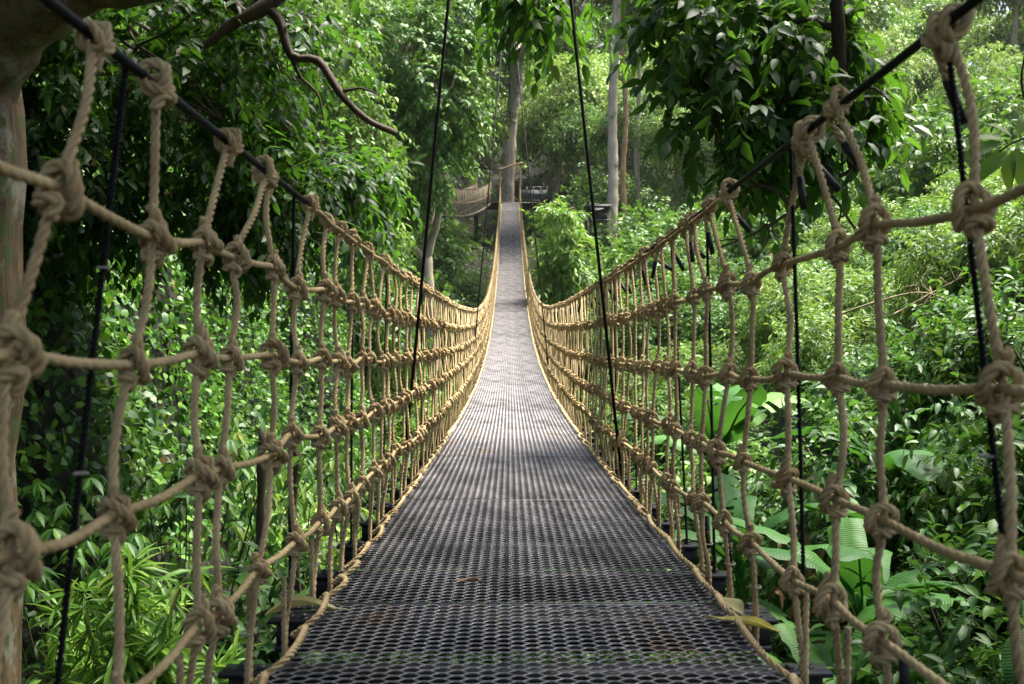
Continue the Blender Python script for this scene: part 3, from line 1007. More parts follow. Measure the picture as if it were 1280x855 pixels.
# small dark shelter among the trees
hut = thing('forest_shelter', 'small dark flat-roofed shelter half hidden among far trees beside pale trunks', 'shelter', (4.55, 52.0, 5.15), scale=(1, 1, 0.58))
g = Geo(); g.add(*box((0, 0, 1.32), (1.35, 1.4, 0.10))); g.add(*box((0, -0.72, 1.22), (1.30, 0.05, 0.14)))
link('roof', g.mesh('roof', M['roof_dark'], smooth=False), hut)
g = Geo(); g.add(*box((0, 0.45, 0.6), (1.15, 0.06, 1.3)))
link('wall', g.mesh('wall', M['roof_dark'], smooth=False), hut)
for x in (-0.55, 0.55):
    for yy in (-0.55, 0.4):
        g = Geo(); g.add(*box((x, yy, -1.4), (0.09, 0.09, 5.3)))
        link('post', g.mesh('post', M['bark_dark'], smooth=False), hut)
g = Geo(); g.add(*box((0, 0, -0.02), (1.3, 1.3, 0.1)))
link('floor', g.mesh('floor', M['roof_dark'], smooth=False), hut)

# ================================================================== THE FOREST
def at(px, py, d):
    """a point at depth d, from where it shows in the picture"""
    return np.array([(px - 637) / 1244.0 * d, d, (400 - py) / 1244.0 * d])

def copy_thing(src, loc, rz, scale, label=None, group=None):
    o = src.copy(); COL.objects.link(o)
    o.location = loc; o.rotation_euler = (random.uniform(-0.06, 0.06), random.uniform(-0.06, 0.06), rz)
    o.scale = (scale[0], scale[1], scale[2]) if not np.isscalar(scale) else (scale, scale, scale)
    if label: o['label'] = label
    if group: o['group'] = group
    for ch in src.children:
        c = ch.copy(); COL.objects.link(c); c.parent = o
    return o

# ---- ground cover: nobody could count these leaves
def cover(name, label, n, region, leaf, mat, tmpl, seed, lift=0.25, keep=None, face=0.6, gap=None):
    r = np.random.default_rng(seed)
    x = r.uniform(region[0], region[1], n * 3); y = r.uniform(region[2], region[3], n * 3)
    e = 0.12
    gx = (gz(x + e, y) - gz(x - e, y)) / (2 * e); gy = (gz(x, y + e) - gz(x, y - e)) / (2 * e)
    w = np.sqrt(1 + gx ** 2 + gy ** 2)
    ok = r.random(len(x)) < w / w.max()
    if keep is not None:
        ok &= keep(x, y)
    if gap is not None:
        ok &= wob(x, y + gz(x, y), gap, 5) + 0.5 * r.normal(size=len(x)) > -0.55
    x, y, gx, gy = x[ok][:n], y[ok][:n], gx[ok][:n], gy[ok][:n]
    nn = nrm(np.stack([-gx, -gy, np.ones_like(gx)], 1))
    P = np.stack([x, y, gz(x, y)], 1)
    # heaps and hollows in the cover
    h = lift * (0.35 + 0.65 * np.clip(0.5 + 0.5 * wob(x, y, 1.1 / max(lift, 0.15) * 0.35, 4), 0, 1.4)) * r.random(len(x)) ** 0.5
    P = P + nn * h[:, None]
    down = nrm(np.stack([gx * 0, gy * 0, -np.ones_like(gx)], 1) + nn * (nn[:, 2:3]))
    A = down * 0.5 + nn * 0.25 + 0.75 * r.normal(size=P.shape)
    N = nn * face + UP * (1 - face) + 0.42 * r.normal(size=P.shape)
    g = Geo()
    leaves(g, P, A, N, leaf * (0.6 + 0.7 * r.random(len(P))), tmpl)
    o = link(name, g.mesh(name, M[mat]), kind='stuff')
    return tag(o, label, 'ground cover')

cover('ivy', 'dense ivy of small glossy leaves covering the steep bank', 72000, (-9.5, -2.8, 4, 27), 0.115, 'leaf_ivy', T_IVY, 11, 0.32, face=0.75, gap=None,
      keep=lambda x, y: gz(x, y) > -2.3 + 0.5 * wob(x, y, 0.8, 6) + 1.4 * np.clip((y - 12) / 8, -0.2, 0) - 1.5 * np.clip((y - 13) / 6, 0, 1))
cover('undergrowth', 'low dark leafy undergrowth on the ravine floor', 36000, (-4, 12, -3, 34), 0.12, 'leaf_litter', T_HEX, 12, 0.5, gap=1.1)
cover('undergrowth', 'leafy scrub covering the middle of the ravine under the bridge rise', 36000, (-16, 20, 30, 70), 0.24, 'leaf_far', T_HEX, 13, 0.9)
cover('hill_scrub', 'pale mixed scrub covering the far hillside', 36000, (-75, 85, 66, 165), 0.7, 'leaf_far', T_HEX, 14, 2.2)

# ---- generic tree prototypes for the forest behind
def make_tree(name, label, cat, group, trunk_pts, r0, r1, lobes, leafm, barkm, ns, k, leaf, L, seed, tmpl=T_BROAD, loc=(0, 0, 0), limbs=True,
              twig_r=0.0, droop=0.35, hang=0.45, gap=0.15, shell=0.5, down=0.15, singles=0, tmpl_hi=None, sides=9, limb_r=0.35, gscale=1.2, extra=None, out=0.8, limb0=None):
    r = np.random.default_rng(seed)
    root = thing(name, label, cat, loc, group=group)
    g = Geo()
    tp = np.array(trunk_pts, float)
    branch(g, tp, r0, r1, sides, ds=max(0.12, r0 * 0.8))
    if limbs:
        for c, e in lobes:
            c = np.array(c, float)
            j = int(np.argmin(np.linalg.norm(tp[len(tp) // 3:] - c + [0, 0, e[2]], axis=1))) + len(tp) // 3
            a = tp[j]
            mid = (a + c) / 2 + r.normal(size=3) * 0.12 * np.linalg.norm(c - a)
            lr = limb0 or (r1 * 1.0 + (r0 - r1) * 0.25)
            le = lr * limb_r
            branch(g, [a, mid, c], lr, le, 6, ds=0.25)
            for _ in range(5):
                d = rnd_dir(1, r)[0]
                q = c + d * np.array(e) * 0.8
                branch(g, [c, (c + q) / 2 + r.normal(size=3) * 0.1 * np.linalg.norm(e), q], le, le * 0.25, 5, ds=0.3)
    if extra:
        for pts, a, b in extra:
            branch(g, pts, a, b, 8, ds=0.08)
    link('trunk', g.mesh('trunk', M[barkm]), root)
    P, D = lobe_points(lobes, ns, r, shell, gap, gscale)
    U = D * out + 0.55 * rnd_dir(ns, r) - UP * down
    g = Geo()
    coll = [] if singles else None
    sprigs(g, P - nrm(U) * L * 0.5, U, L, k, leaf, tmpl, r, droop, 1, 0, twig_r=twig_r, collect=coll, hang=hang)
    if singles:
        single_leaves(root, coll, tmpl_hi or T_BROAD_HI, M[leafm], g, tmpl, singles)
    link('crown', g.mesh('crown', [M[leafm], M['twig']]), root, kind='stuff')
    return root

def lobes_ball(h, R, n, seed, flat=0.75):
    r = np.random.default_rng(seed)
    out = []
    for _ in range(n):
        d = rnd_dir(1, r)[0]
        c = np.array([d[0] * R * 0.62, d[1] * R * 0.62, h + d[2] * R * 0.6 * flat])
        s = R * r.uniform(0.38, 0.6)
        out.append((c, (s, s, s * r.uniform(0.6, 0.85))))
    return out

def trunk_up(h, seed, amp=0.15):
    return wobbly((0, 0, -1.0), (0, 0, h), 6, amp, np.random.default_rng(seed))

HID = 'trees on the far hillside'
far_protos = [
    ('tall forest tree with deep green rounded crown on the far hillside', 'leaf_far', 9.5, 4.2, 9),
    ('forest tree with pale yellowish green crown on the far hillside', 'leaf_pale', 8.0, 4.6, 8),
    ('forest tree with olive green sparse crown on the far hillside', 'leaf_far2', 10.0, 3.8, 8),
    ('vine-draped forest tree with blue-green crown on the far hillside', 'leaf_vine', 8.5, 4.0, 10),
]
PROTO = []
for i, (lab, lm, h, R, nl) in enumerate(far_protos):
    lb = lobes_ball(h, R, nl, 40 + i) + ([((1.2, 0.5, h * 0.45), (1.6, 1.6, 2.4)), ((-1.4, -0.4, h * 0.5), (1.3, 1.5, 2.6))] if i in (0, 3) else [])
    PROTO.append((make_tree('forest_tree', lab, 'tree', HID, trunk_up(h, i, 0.25), 0.32, 0.10, lb, lm, 'bark_pale', 1150, 7, 0.42, 1.3, 60 + i, gap=0.2, down=0.35, droop=0.5), h))

NEARP = []
for i, (lm, h, R, nl) in enumerate([('leaf_far', 8.5, 3.6, 10), ('leaf_pale', 7.5, 3.8, 9), ('leaf_far2', 8.5, 3.4, 9), ('leaf_vine', 8.0, 3.6, 10)]):
    lb = lobes_ball(h, R, nl, 140 + i) + [((1.0, 0.5, h * 0.42), (1.4, 1.4, 2.2)), ((-1.1, -0.4, h * 0.5), (1.2, 1.3, 2.3))]
    NEARP.append((make_tree('forest_tree', far_protos[i][0], 'tree', HID, trunk_up(h, 20 + i, 0.2), 0.26, 0.08, lb, lm, 'bark_pale', 2600, 8, 0.22, 0.75, 160 + i, tmpl=T_HEX, gap=0.22, down=0.35, droop=0.5), h))
rr = random.Random(5)
spots = []
def try_spot(x, y, mind):
    for (a, b) in spots:
        if (a - x) ** 2 + (b - y) ** 2 < mind ** 2:
            return False
    spots.append((x, y)); return True
n_used = [0, 0, 0, 0]
n_near = [0, 0, 0, 0]
LOOK = ['deep green round-crowned forest tree', 'pale yellowish green forest tree', 'sparse olive green forest tree', 'blue-green vine-draped forest tree']
cand = []
for y in np.arange(76, 150, 7.5):
    half = 0.62 * y
    x = -half + rr.uniform(0, 5)
    while x < half:
        cand.append((x + rr.uniform(-1.8, 1.8), y + rr.uniform(-2.5, 2.5)))
        x += 6.6 + (y - 76) * 0.05
# rows flanking the ravine
for y in np.arange(30, 76, 6.0):
    for sgn in (-1, 1):
        x0 = 8.0 + 0.02 * y
        while x0 < 0.60 * y + 4:
            cand.append((sgn * (x0 + rr.uniform(-1, 1)), y + rr.uniform(-2, 2)))
            x0 += 6.0
# closing trees round the far end of the bridge
closing = [(-5.6, 67), (5.2, 71), (3.4, 77), (-3.6, 78), (8.2, 66), (-9.5, 63), (10.5, 60), (0.8, 80), (-7.0, 73), (7.5, 76), (11.5, 69)]
cand = closing + cand
for (x, y) in cand:
    if (x, y) not in closing and ((abs(x) < 4.5 and y < 78) or (x > 0 and y < 56)):
        continue
    if not try_spot(x, y, 4.2):
        continue
    # a small gap in the canopy lets the sky through on the right
    ang = x / y
    if 0.455 < ang < 0.515 and y > 100:
        continue
    p = rr.choices([0, 1, 2, 3], [3, 4 if x > 6 else 1, 2, 2])[0]
    sc = rr.uniform(0.8, 1.25) * (1.0 if y > 72 else 0.85)
    near_tree = y < 72
    src, h = (NEARP if near_tree else PROTO)[p]
    cnt = n_near if near_tree else n_used
    z = float(gz(x, y)) - 0.2
    if cnt[p] == 0:
        src.location = (x, y, z); src.rotation_euler = (0, 0, rr.uniform(0, 6.28)); src.scale = (sc, sc, sc * rr.uniform(0.9, 1.2))
    else:
        src = copy_thing(src, (x, y, z), rr.uniform(0, 6.28), (sc, sc, sc * rr.uniform(0.9, 1.25)))
    cnt[p] += 1
    size = 'smaller ' if sc < 0.85 else ('' if sc < 1.08 else 'larger ')
    if y > 112: where = 'along the top of the hill'
    elif y > 92: where = 'halfway up the far hillside'
    elif y > 74: where = 'on the lower hillside behind the platform' if abs(x) < 22 else 'on the lower flank of the far hillside'
    else: where = ('above the ivy bank' if y < 48 else 'beyond the leaf-smothered tree') if x < 0 else ('above the sunny bank' if y < 48 else 'around the three bare trunks')
    src['label'] = size + LOOK[p] + ' ' + where
    src['group'] = LOOK[p] + 's'

# ---- bushes, copied along both banks
BG = 'bushes on the ravine banks'
def make_bush(label, leafm, R, ns, k, leaf, L, seed, tmpl=T_BROAD, name='bush', hang=0.45):
    r = np.random.default_rng(seed)
    lb = [((0, 0, 0.55 * R), (0.8 * R, 0.8 * R, 0.6 * R))] + [((R * 0.55 * math.cos(a), R * 0.55 * math.sin(a), R * r.uniform(0.35, 0.95)), (0.5 * R, 0.5 * R, 0.42 * R)) for a in np.arange(0, 6.2, 1.05) + r.random() * 2]
    root = thing(name, label, 'bush', group=BG)
    g = Geo()
    for _ in range(7):
        a = r.uniform(0, 6.28); q = np.array([math.cos(a) * R * r.uniform(0.2, 0.7), math.sin(a) * R * r.uniform(0.2, 0.7), R * r.uniform(0.6, 1.1)])
        branch(g, [(0.05 * math.cos(a), 0.05 * math.sin(a), -0.35), q * [0.4, 0.4, 0.5], q], 0.022 * R + 0.008, 0.006, 5, ds=0.2)
    link('stems', g.mesh('stems', M['twig']), root)
    P, D = lobe_points(lb, ns, r, 0.4, 0.2, 2.0 / R)
    U = D * 0.8 + 0.5 * rnd_dir(ns, r) + UP * 0.1
    g = Geo()
    sprigs(g, P - nrm(U) * L * 0.5, U, L, k, leaf, tmpl, r, 0.4, 1, 0, twig_r=0.003, hang=hang)
    link('foliage', g.mesh('foliage', [M[leafm], M['twig']]), root, kind='stuff')
    return root

BUSH = {
    'gloss': make_bush('dense bush of glossy mid-green leaves on the right-hand bank', 'leaf_bush', 1.15, 1000, 8, 0.092, 0.30, 81, T_MED),
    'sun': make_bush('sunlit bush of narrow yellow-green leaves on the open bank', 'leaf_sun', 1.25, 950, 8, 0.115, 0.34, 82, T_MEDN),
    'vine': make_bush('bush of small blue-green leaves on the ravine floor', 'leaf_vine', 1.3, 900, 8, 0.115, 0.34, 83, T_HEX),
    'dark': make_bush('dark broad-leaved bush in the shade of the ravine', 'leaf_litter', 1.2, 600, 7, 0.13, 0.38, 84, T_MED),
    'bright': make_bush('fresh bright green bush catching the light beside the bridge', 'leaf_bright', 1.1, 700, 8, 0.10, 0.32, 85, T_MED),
}
used = {k: 0 for k in BUSH}
LAND = [(-2.15, 5.3, 'beside the bamboo clumps'), (2.0, 4.6, 'by the low banana plants'), (3.0, 7.9, 'around the upright banana plant'), (5.0, 10.0, 'by the dry arching branch'),
        (3.6, 14.0, 'at the foot of the sunny bank'), (7.5, 14.0, 'high on the sunny bank'), (4.2, 21, 'lower down the sunny bank beyond the dry branch'), (9.5, 22.0, 'on the crest of the sunny bank'),
        (0.0, 3.0, 'under the near mesh'), (0.0, 11.0, 'under the sagging middle of the deck'), (-2.4, 8.5, 'around the whorled shrubs'), (-2.8, 17, 'below the ivy bank'), (-3.0, 30, 'in front of the leaf-smothered tree'),
        (2.6, 33, 'around the bright sapling'), (7.0, 34, 'between the bright sapling and the sunny bank'), (11, 31, 'behind the sunny bank'), (-4.0, 45, 'under the second rope bridge'), (4.0, 48, 'below the dark shelter'), (-3, 61, 'below the platform beside the second rope bridge'),
        (6.0, 60, 'at the foot of the three bare trunks'), (2.8, 60, 'beside the far end of the deck'), (9.0, 48, 'beyond the dark shelter')]
def put_bush(kind, x, y, s, dz=0.0, top=None):
    z = float(gz(x, y)) + dz
    if top is not None:
        s = min(max(s, (top - z) / 1.6), 1.9 * s)
    if abs(x) > 1.2 and y > 2 and z + 2.2 * s > float(zdeck(y)) - 0.3:
        s = min(s, max(0.45, (abs(x) - 0.85) / 1.85))
    if abs(x) <= 1.2:
        s = min(s, (float(zdeck(y)) - 0.9 - z) / 2.6)
    sc = (s, s, s * (1.3 if top is not None and top - z > 1.35 * s else rr.uniform(0.85, 1.1)))
    if used[kind] == 0:
        o = BUSH[kind]; o.location = (x, y, z); o.scale = sc; o.rotation_euler = (0, 0, rr.uniform(0, 6.28))
    else:
        o = copy_thing(BUSH[kind], (x, y, z), rr.uniform(0, 6.28), sc)
    used[kind] += 1
    near = min(LAND, key=lambda l: (l[0] - x) ** 2 * 2 + (l[1] - y) ** 2)[2]
    o['label'] = BLOOK[kind] + ' ' + near
    o['group'] = kind_group[kind]
BLOOK = {'gloss': 'dense bush of glossy mid-green leaves', 'sun': 'sunlit bush of narrow yellow-green leaves', 'vine': 'bush of small blue-green leaves', 'dark': 'dark broad-leaved bush', 'bright': 'fresh bright green bush'}
kind_group = {'gloss': 'glossy bushes on the banks', 'sun': 'sunlit bushes on the open bank', 'vine': 'blue-green bushes along the ravine', 'dark': 'dark bushes in the ravine shade', 'bright': 'bright bushes near the bridge'}
# right bank, sunny slope: scattered with growing spacing
bs = []
for _ in range(2500):
    y = rr.uniform(7.5, 32); x = rr.uniform(2.1, 3.0 + 0.52 * y)
    sp = 0.95 + 0.035 * y
    if y < 9.2 and 2.2 < x < 3.9:
        continue
    if all((a - x) ** 2 + (b - y) ** 2 > sp * sp for a, b in bs):
        bs.append((x, y))
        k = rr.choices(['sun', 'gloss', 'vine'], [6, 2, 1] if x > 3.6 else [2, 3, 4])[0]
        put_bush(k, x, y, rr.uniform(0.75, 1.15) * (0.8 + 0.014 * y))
# right, near and lower
for (x, y, s, top) in [(2.9, 6.0, 0.6, -1.35), (3.9, 7.2, 0.8, -0.75), (2.5, 5.2, 0.7, -1.25), (3.9, 6.4, 1.0, -0.2), (2.2, 6.8, 0.8, -1.5), (3.2, 8.6, 1.0, -0.7), (4.3, 8.4, 1.1, 0.0), (2.3, 9.4, 0.9, -1.1), (1.9, 4.4, 0.6, -1.75), (2.8, 4.3, 0.7, -1.3)]:
    put_bush('gloss', x, y, s, top=top)
for (x, y, s, top) in [(2.0, 11.5, 1.0, -1.2), (2.6, 14.5, 1.1, -0.9), (2.2, 17.5, 0.9, -1.5), (3.0, 20, 1.2, -0.4), (2.2, 25, 1.4, -0.6), (4.2, 27, 1.6, 0.8), (2.6, 31, 1.5, 0.0), (-2.4, 24, 1.2, -1.2), (-3.1, 29, 1.2, -0.4),
                       (-2.2, 33, 1.3, -0.5), (-3.6, 36, 1.6, 1.0), (3.8, 37, 1.6, 1.0), (5.6, 33, 1.8, 2.2), (-5.2, 31, 1.8, 2.2), (-2.2, 41, 1.4, 0.2), (-4.4, 44, 1.8, 2.6), (2.4, 45, 1.5, 1.2), (4.6, 47, 1.9, 3.6), (6.8, 43, 2.0, 3.6), (7.8, 50, 2.2, 4.8),
                       (-3.1, 50, 1.4, 2.6), (-5.4, 52, 2.0, 4.6), (3.1, 54, 1.5, 4.0), (5.2, 57, 2.0, 5.6), (-2.4, 58, 1.6, 4.8), (-4.8, 61, 1.8, 5.6), (2.9, 62, 1.8, 6.3), (6.5, 63, 2.2, 8.0), (-7.5, 40, 2.2, 3.4), (9.5, 38, 2.2, 4.2), (8.8, 30, 2.0, 3.4), (11.5, 33, 2.4, 5.0), (13, 28, 2.4, 5.2)]:
    put_bush('vine', x, y, s, top=top)
# dark growth low on the left and below the deck
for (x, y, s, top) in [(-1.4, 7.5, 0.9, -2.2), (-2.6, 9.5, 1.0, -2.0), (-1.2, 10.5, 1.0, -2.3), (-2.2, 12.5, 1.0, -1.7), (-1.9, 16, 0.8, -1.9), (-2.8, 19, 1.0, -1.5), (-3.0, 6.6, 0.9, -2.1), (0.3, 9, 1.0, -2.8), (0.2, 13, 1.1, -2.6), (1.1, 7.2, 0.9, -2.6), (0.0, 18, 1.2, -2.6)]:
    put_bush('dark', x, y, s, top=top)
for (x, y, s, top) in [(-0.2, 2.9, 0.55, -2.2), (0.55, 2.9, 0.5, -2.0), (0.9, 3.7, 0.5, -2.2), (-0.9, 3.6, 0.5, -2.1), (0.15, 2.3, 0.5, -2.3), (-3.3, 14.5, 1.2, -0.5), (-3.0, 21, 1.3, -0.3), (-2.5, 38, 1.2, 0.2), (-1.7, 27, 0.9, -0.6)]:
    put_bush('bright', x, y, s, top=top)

# ---- individual trees
# massive trunk by the bridge on the left, its crown overhead
O1 = np.array([-2.76, 4.9, float(gz(-2.76, 4.9))])
t1 = make_tree('riverside_tree', 'massive brown tree trunk with a thick shaded limb close beside the rope net', 'tree', None,
               [(-0.10, 0, -0.8), (-0.10, 0, 1.0), (-0.08, 0, 2.6), (-0.04, 0.0, 4.0), (-0.03, 0, 5.2), (0.0, 0.1, 6.4), (0.3, 0.2, 9.0)], 0.37, 0.26,
               [((1.6, -3.4, 8.6), (3.2, 3.4, 1.5)), ((0.2, 0.8, 9.6), (3.4, 3.0, 1.8)), ((-1.8, -2.5, 8.5), (2.8, 3.0, 1.6)), ((3.0, -6.0, 8.6), (3.0, 3.0, 1.5)), ((-2.4, 2.4, 9.4), (2.6, 2.6, 1.6)), ((3.4, -2.6, 10.4), (3.0, 2.2, 1.4))],
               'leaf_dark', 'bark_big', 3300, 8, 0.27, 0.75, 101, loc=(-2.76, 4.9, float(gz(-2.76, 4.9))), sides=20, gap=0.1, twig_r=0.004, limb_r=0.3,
               extra=[([at(-60, 130, 4.9) - O1, at(0, 30, 4.75) - O1, at(60, -12, 4.6) - O1, at(120, -26, 4.5) - O1, at(190, -30, 4.4) - O1, at(300, -70, 4.3) - O1], 0.27, 0.08)])
# dark tree with the crooked bough
def lob(px, py, d, rx, ry, rz, off):
    return (at(px, py, d) - np.array(off), (rx, ry, rz))
o2 = (-6.3, 10.0, float(gz(-6.3, 10.0)))
t2 = make_tree('crooked_tree', 'dark leafy tree whose crooked bare bough reaches over the ivy bank', 'tree', None,
               [(0, 0, -0.8), (0.1, -0.1, 1.5), (0.5, -0.3, 3.2), (1.0, -0.6, 4.8)], 0.30, 0.14,
               [lob(170, 60, 8.8, 1.25, 1.1, 0.95, o2), lob(60, 190, 8.6, 1.0, 1.0, 0.85, o2), lob(270, 150, 8.8, 0.85, 1.0, 0.95, o2), lob(330, 40, 9.4, 0.85, 1.0, 0.8, o2), lob(390, 230, 9.8, 0.95, 1.0, 0.62, o2),
                lob(450, 230, 10.2, 0.5, 0.8, 0.45, o2), lob(100, 300, 9.4, 0.8, 0.9, 0.5, o2), lob(330, 290, 9.6, 0.8, 0.9, 0.5, o2), lob(220, 250, 9.2, 0.9, 0.9, 0.7, o2), lob(150, -60, 9.2, 1.6, 1.2, 0.7, o2), lob(30, 0, 8.4, 1.0, 1.0, 0.8, o2)],
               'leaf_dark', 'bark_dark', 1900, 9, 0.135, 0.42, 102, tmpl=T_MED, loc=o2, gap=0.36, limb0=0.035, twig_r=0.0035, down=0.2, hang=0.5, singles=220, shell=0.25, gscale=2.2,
               extra=[([np.array([1.0, -0.6, 4.8]), at(255, -40, 8.4) - o2, at(322, 6, 8.3) - o2, at(345, 28, 8.3) - o2, at(360, 72, 8.3) - o2, at(393, 78, 8.3) - o2, at(420, 118, 8.3) - o2, at(452, 150, 8.3) - o2, at(490, 168, 8.5) - o2], 0.10, 0.025),
                      ([at(240, 70, 8.2) - o2, at(290, 32, 8.25) - o2, at(330, 10, 8.3) - o2, at(375, -30, 8.4) - o2], 0.03, 0.085),
                      ([at(360, 74, 8.3) - o2, at(372, 100, 8.35) - o2, at(392, 118, 8.4) - o2, at(400, 150, 8.4) - o2], 0.018, 0.006),
                      ([at(420, 118, 8.3) - o2, at(445, 112, 8.3) - o2, at(470, 120, 8.3) - o2], 0.016, 0.005)])
# broad-leaved tree hanging over the right
o3 = (5.6, 7.6, float(gz(5.6, 7.6)))
t3 = make_tree('overhanging_tree', 'broad-leaved dark tree hanging over the net that has black-taped rope ends', 'tree', None,
               [(0, 0, -0.6), (-0.1, 0, 2.5), (-0.5, 0.1, 5.0), (-1.2, 0.3, 6.8)], 0.26, 0.14,
               [lob(850, 60, 8.2, 0.62, 0.9, 0.55, o3), lob(960, 60, 8.0, 0.75, 0.9, 0.6, o3), lob(1040, 70, 8.0, 0.5, 0.8, 0.5, o3), lob(900, 160, 8.0, 0.6, 0.8, 0.45, o3), lob(1000, 165, 7.9, 0.55, 0.8, 0.42, o3), lob(815, 120, 8.5, 0.28, 0.5, 0.28, o3), lob(925, 215, 8.0, 0.3, 0.5, 0.2, o3),
                lob(1085, 110, 7.6, 0.22, 0.5, 0.25, o3), lob(700, 5, 8.8, 0.6, 0.7, 0.22, o3), lob(640, 0, 9.2, 0.3, 0.5, 0.22, o3), lob(930, -90, 8.2, 1.4, 1.0, 0.6, o3)],
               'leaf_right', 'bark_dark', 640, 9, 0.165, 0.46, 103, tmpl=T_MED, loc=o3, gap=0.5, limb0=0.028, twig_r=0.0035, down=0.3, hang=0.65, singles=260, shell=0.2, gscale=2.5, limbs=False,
               extra=[([np.array([-1.2, 0.3, 6.8]), at(1010, -140, 8.0) - o3, at(1036, 0, 7.8) - o3, at(1042, 90, 7.8) - o3, at(1050, 170, 7.8) - o3, at(1062, 215, 7.8) - o3], 0.11, 0.045),
                      ([at(1045, 40, 7.8) - o3, at(985, 30, 7.9) - o3, at(930, 75, 8.0) - o3, at(870, 120, 8.2) - o3], 0.035, 0.012),
                      ([at(1040, 70, 7.8) - o3, at(1000, 95, 7.9) - o3, at(960, 140, 8.0) - o3, at(905, 165, 8.0) - o3], 0.028, 0.008),
                      ([at(1020, -90, 8.0) - o3, at(930, -40, 8.1) - o3, at(850, 10, 8.3) - o3, at(815, 90, 8.5) - o3], 0.04, 0.01),
                      ([at(930, -40, 8.1) - o3, at(820, -50, 8.5) - o3, at(720, -20, 8.8) - o3, at(640, -5, 9.2) - o3], 0.03, 0.008),
                      ([at(1048, 120, 7.8) - o3, at(1065, 115, 7.7) - o3, at(1085, 112, 7.6) - o3, at(1105, 130, 7.5) - o3], 0.018, 0.006)])
# crown over the camera from the tree behind the right bank
o4 = (4.6, -1.5, float(gz(4.6, -1.5)))
make_tree('shade_tree', 'shading tree leaning over the near end of the bridge', 'tree', None,
          [(0, 0, -0.6), (-0.1, 0, 3.0), (-0.5, 0.1, 6.5), (-1.0, 0.3, 9.5)], 0.3, 0.16,
          [((-1.8, 1.0, 10.6), (3.4, 3.2, 1.6)), ((-2.2, 3.6, 10.6), (2.2, 2.2, 1.4)), ((-2.4, -2.6, 10.2), (3.4, 2.8, 1.6)), ((1.2, 2.2, 10.2), (2.8, 3.2, 1.6)), ((-0.4, 7.0, 10.4), (2.2, 2.4, 1.3)), ((1.6, 6.2, 10.6), (2.6, 2.6, 1.4))],
          'leaf_dark', 'bark_dark', 2600, 8, 0.27, 0.75, 104, loc=o4, gap=0.1, twig_r=0.0)

# viny tree left of the far deck
o5 = (-2.95, 36.0, float(gz(-2.95, 36.0)))
make_tree('vine_tree', 'tall tree smothered in cascading glossy leaves in front of the second rope bridge', 'tree', None,
          [(0, 0, -0.8), (0.1, 0, 3), (-0.1, 0, 6.5), (0.0, 0.1, 10), (-0.8, 0.2, 14)], 0.30, 0.14,
          [lob(505, 70, 35, 2.6, 2.2, 1.6, o5), lob(470, 130, 35.5, 2.2, 2.0, 1.9, o5), lob(550, 120, 34.5, 1.7, 1.8, 2.0, o5), lob(520, 200, 35, 1.9, 1.8, 1.8, o5), lob(575, 150, 34.5, 0.9, 1.2, 1.2, o5), lob(450, 30, 36, 2.0, 1.8, 1.6, o5), lob(560, 30, 35, 1.6, 1.6, 1.4, o5), lob(480, 260, 35.5, 1.2, 1.4, 1.3, o5)],
          'leaf_vine', 'bark_pale', 3000, 9, 0.23, 0.75, 105, tmpl=T_HEX, loc=o5, gap=0.2, down=0.35, hang=0.6, shell=0.55, gscale=0.9)
o6 = (-6.2, 30.0, float(gz(-6.2, 30.0)))
make_tree('vine_tree', 'slender dark tree with hanging creepers behind the crooked bough', 'tree', None,
          [(0, 0, -0.8), (0.2, 0, 3), (0.4, 0, 6), (0.3, 0.1, 9)], 0.2, 0.1,
          [lob(440, 200, 28, 1.6, 1.4, 2.2, o6), lob(400, 120, 28.5, 1.6, 1.5, 1.8, o6), lob(460, 300, 28, 1.1, 1.2, 1.2, o6), lob(380, 30, 29, 2.0, 1.6, 1.5, o6)],
          'leaf_far', 'bark_dark', 1900, 8, 0.20, 0.65, 106, tmpl=T_HEX, loc=o6, gap=0.25, down=0.6, hang=0.8, gscale=0.9)

# great pale trunk at the far end
o7 = (-0.05, 71.6, float(gz(0, 71.6)))
make_tree('great_tree', 'great pale-barked tree rising through the platform at the far bridge end', 'tree', None,
          [(0.1, 0, -1), (-0.1, 0, 3), (0.05, 0, 7), (0.35, 0.1, 11), (0.6, 0.1, 16), (0.9, 0, 22)], 0.50, 0.30,
          [((-4, 0, 24), (4.5, 4, 3)), ((4, 1, 25), (4.5, 4, 3)), ((-1.4, -1.2, 11.5), (1.2, 0.8, 1.5)), ((-1.0, -1.0, 15.5), (1.5, 1.0, 2.2)), ((0.5, -0.9, 13.2), (0.9, 0.6, 1.2)), ((-0.9, -1.0, 8.6), (0.8, 0.6, 0.8)), ((1.6, -0.6, 19), (2.2, 1.4, 2.0)), ((-2.4, -0.6, 20), (2.4, 1.6, 2.4)), ((1.5, -9, 17), (4.0, 4.0, 1.6)), ((3.0, -17, 17), (4.0, 4.5, 1.6)), ((-3.0, -14, 18), (3.4, 4.0, 1.5))],
          'leaf_vine', 'bark_pale', 1900, 8, 0.42, 1.2, 107, loc=o7, gap=0.15, sides=16, gscale=0.6,
          extra=[([(0.2, -0.3, 8.5), (0.75, -0.5, 11.5), (1.0, -0.5, 15), (1.8, -0.5, 19)], 0.28, 0.16)])
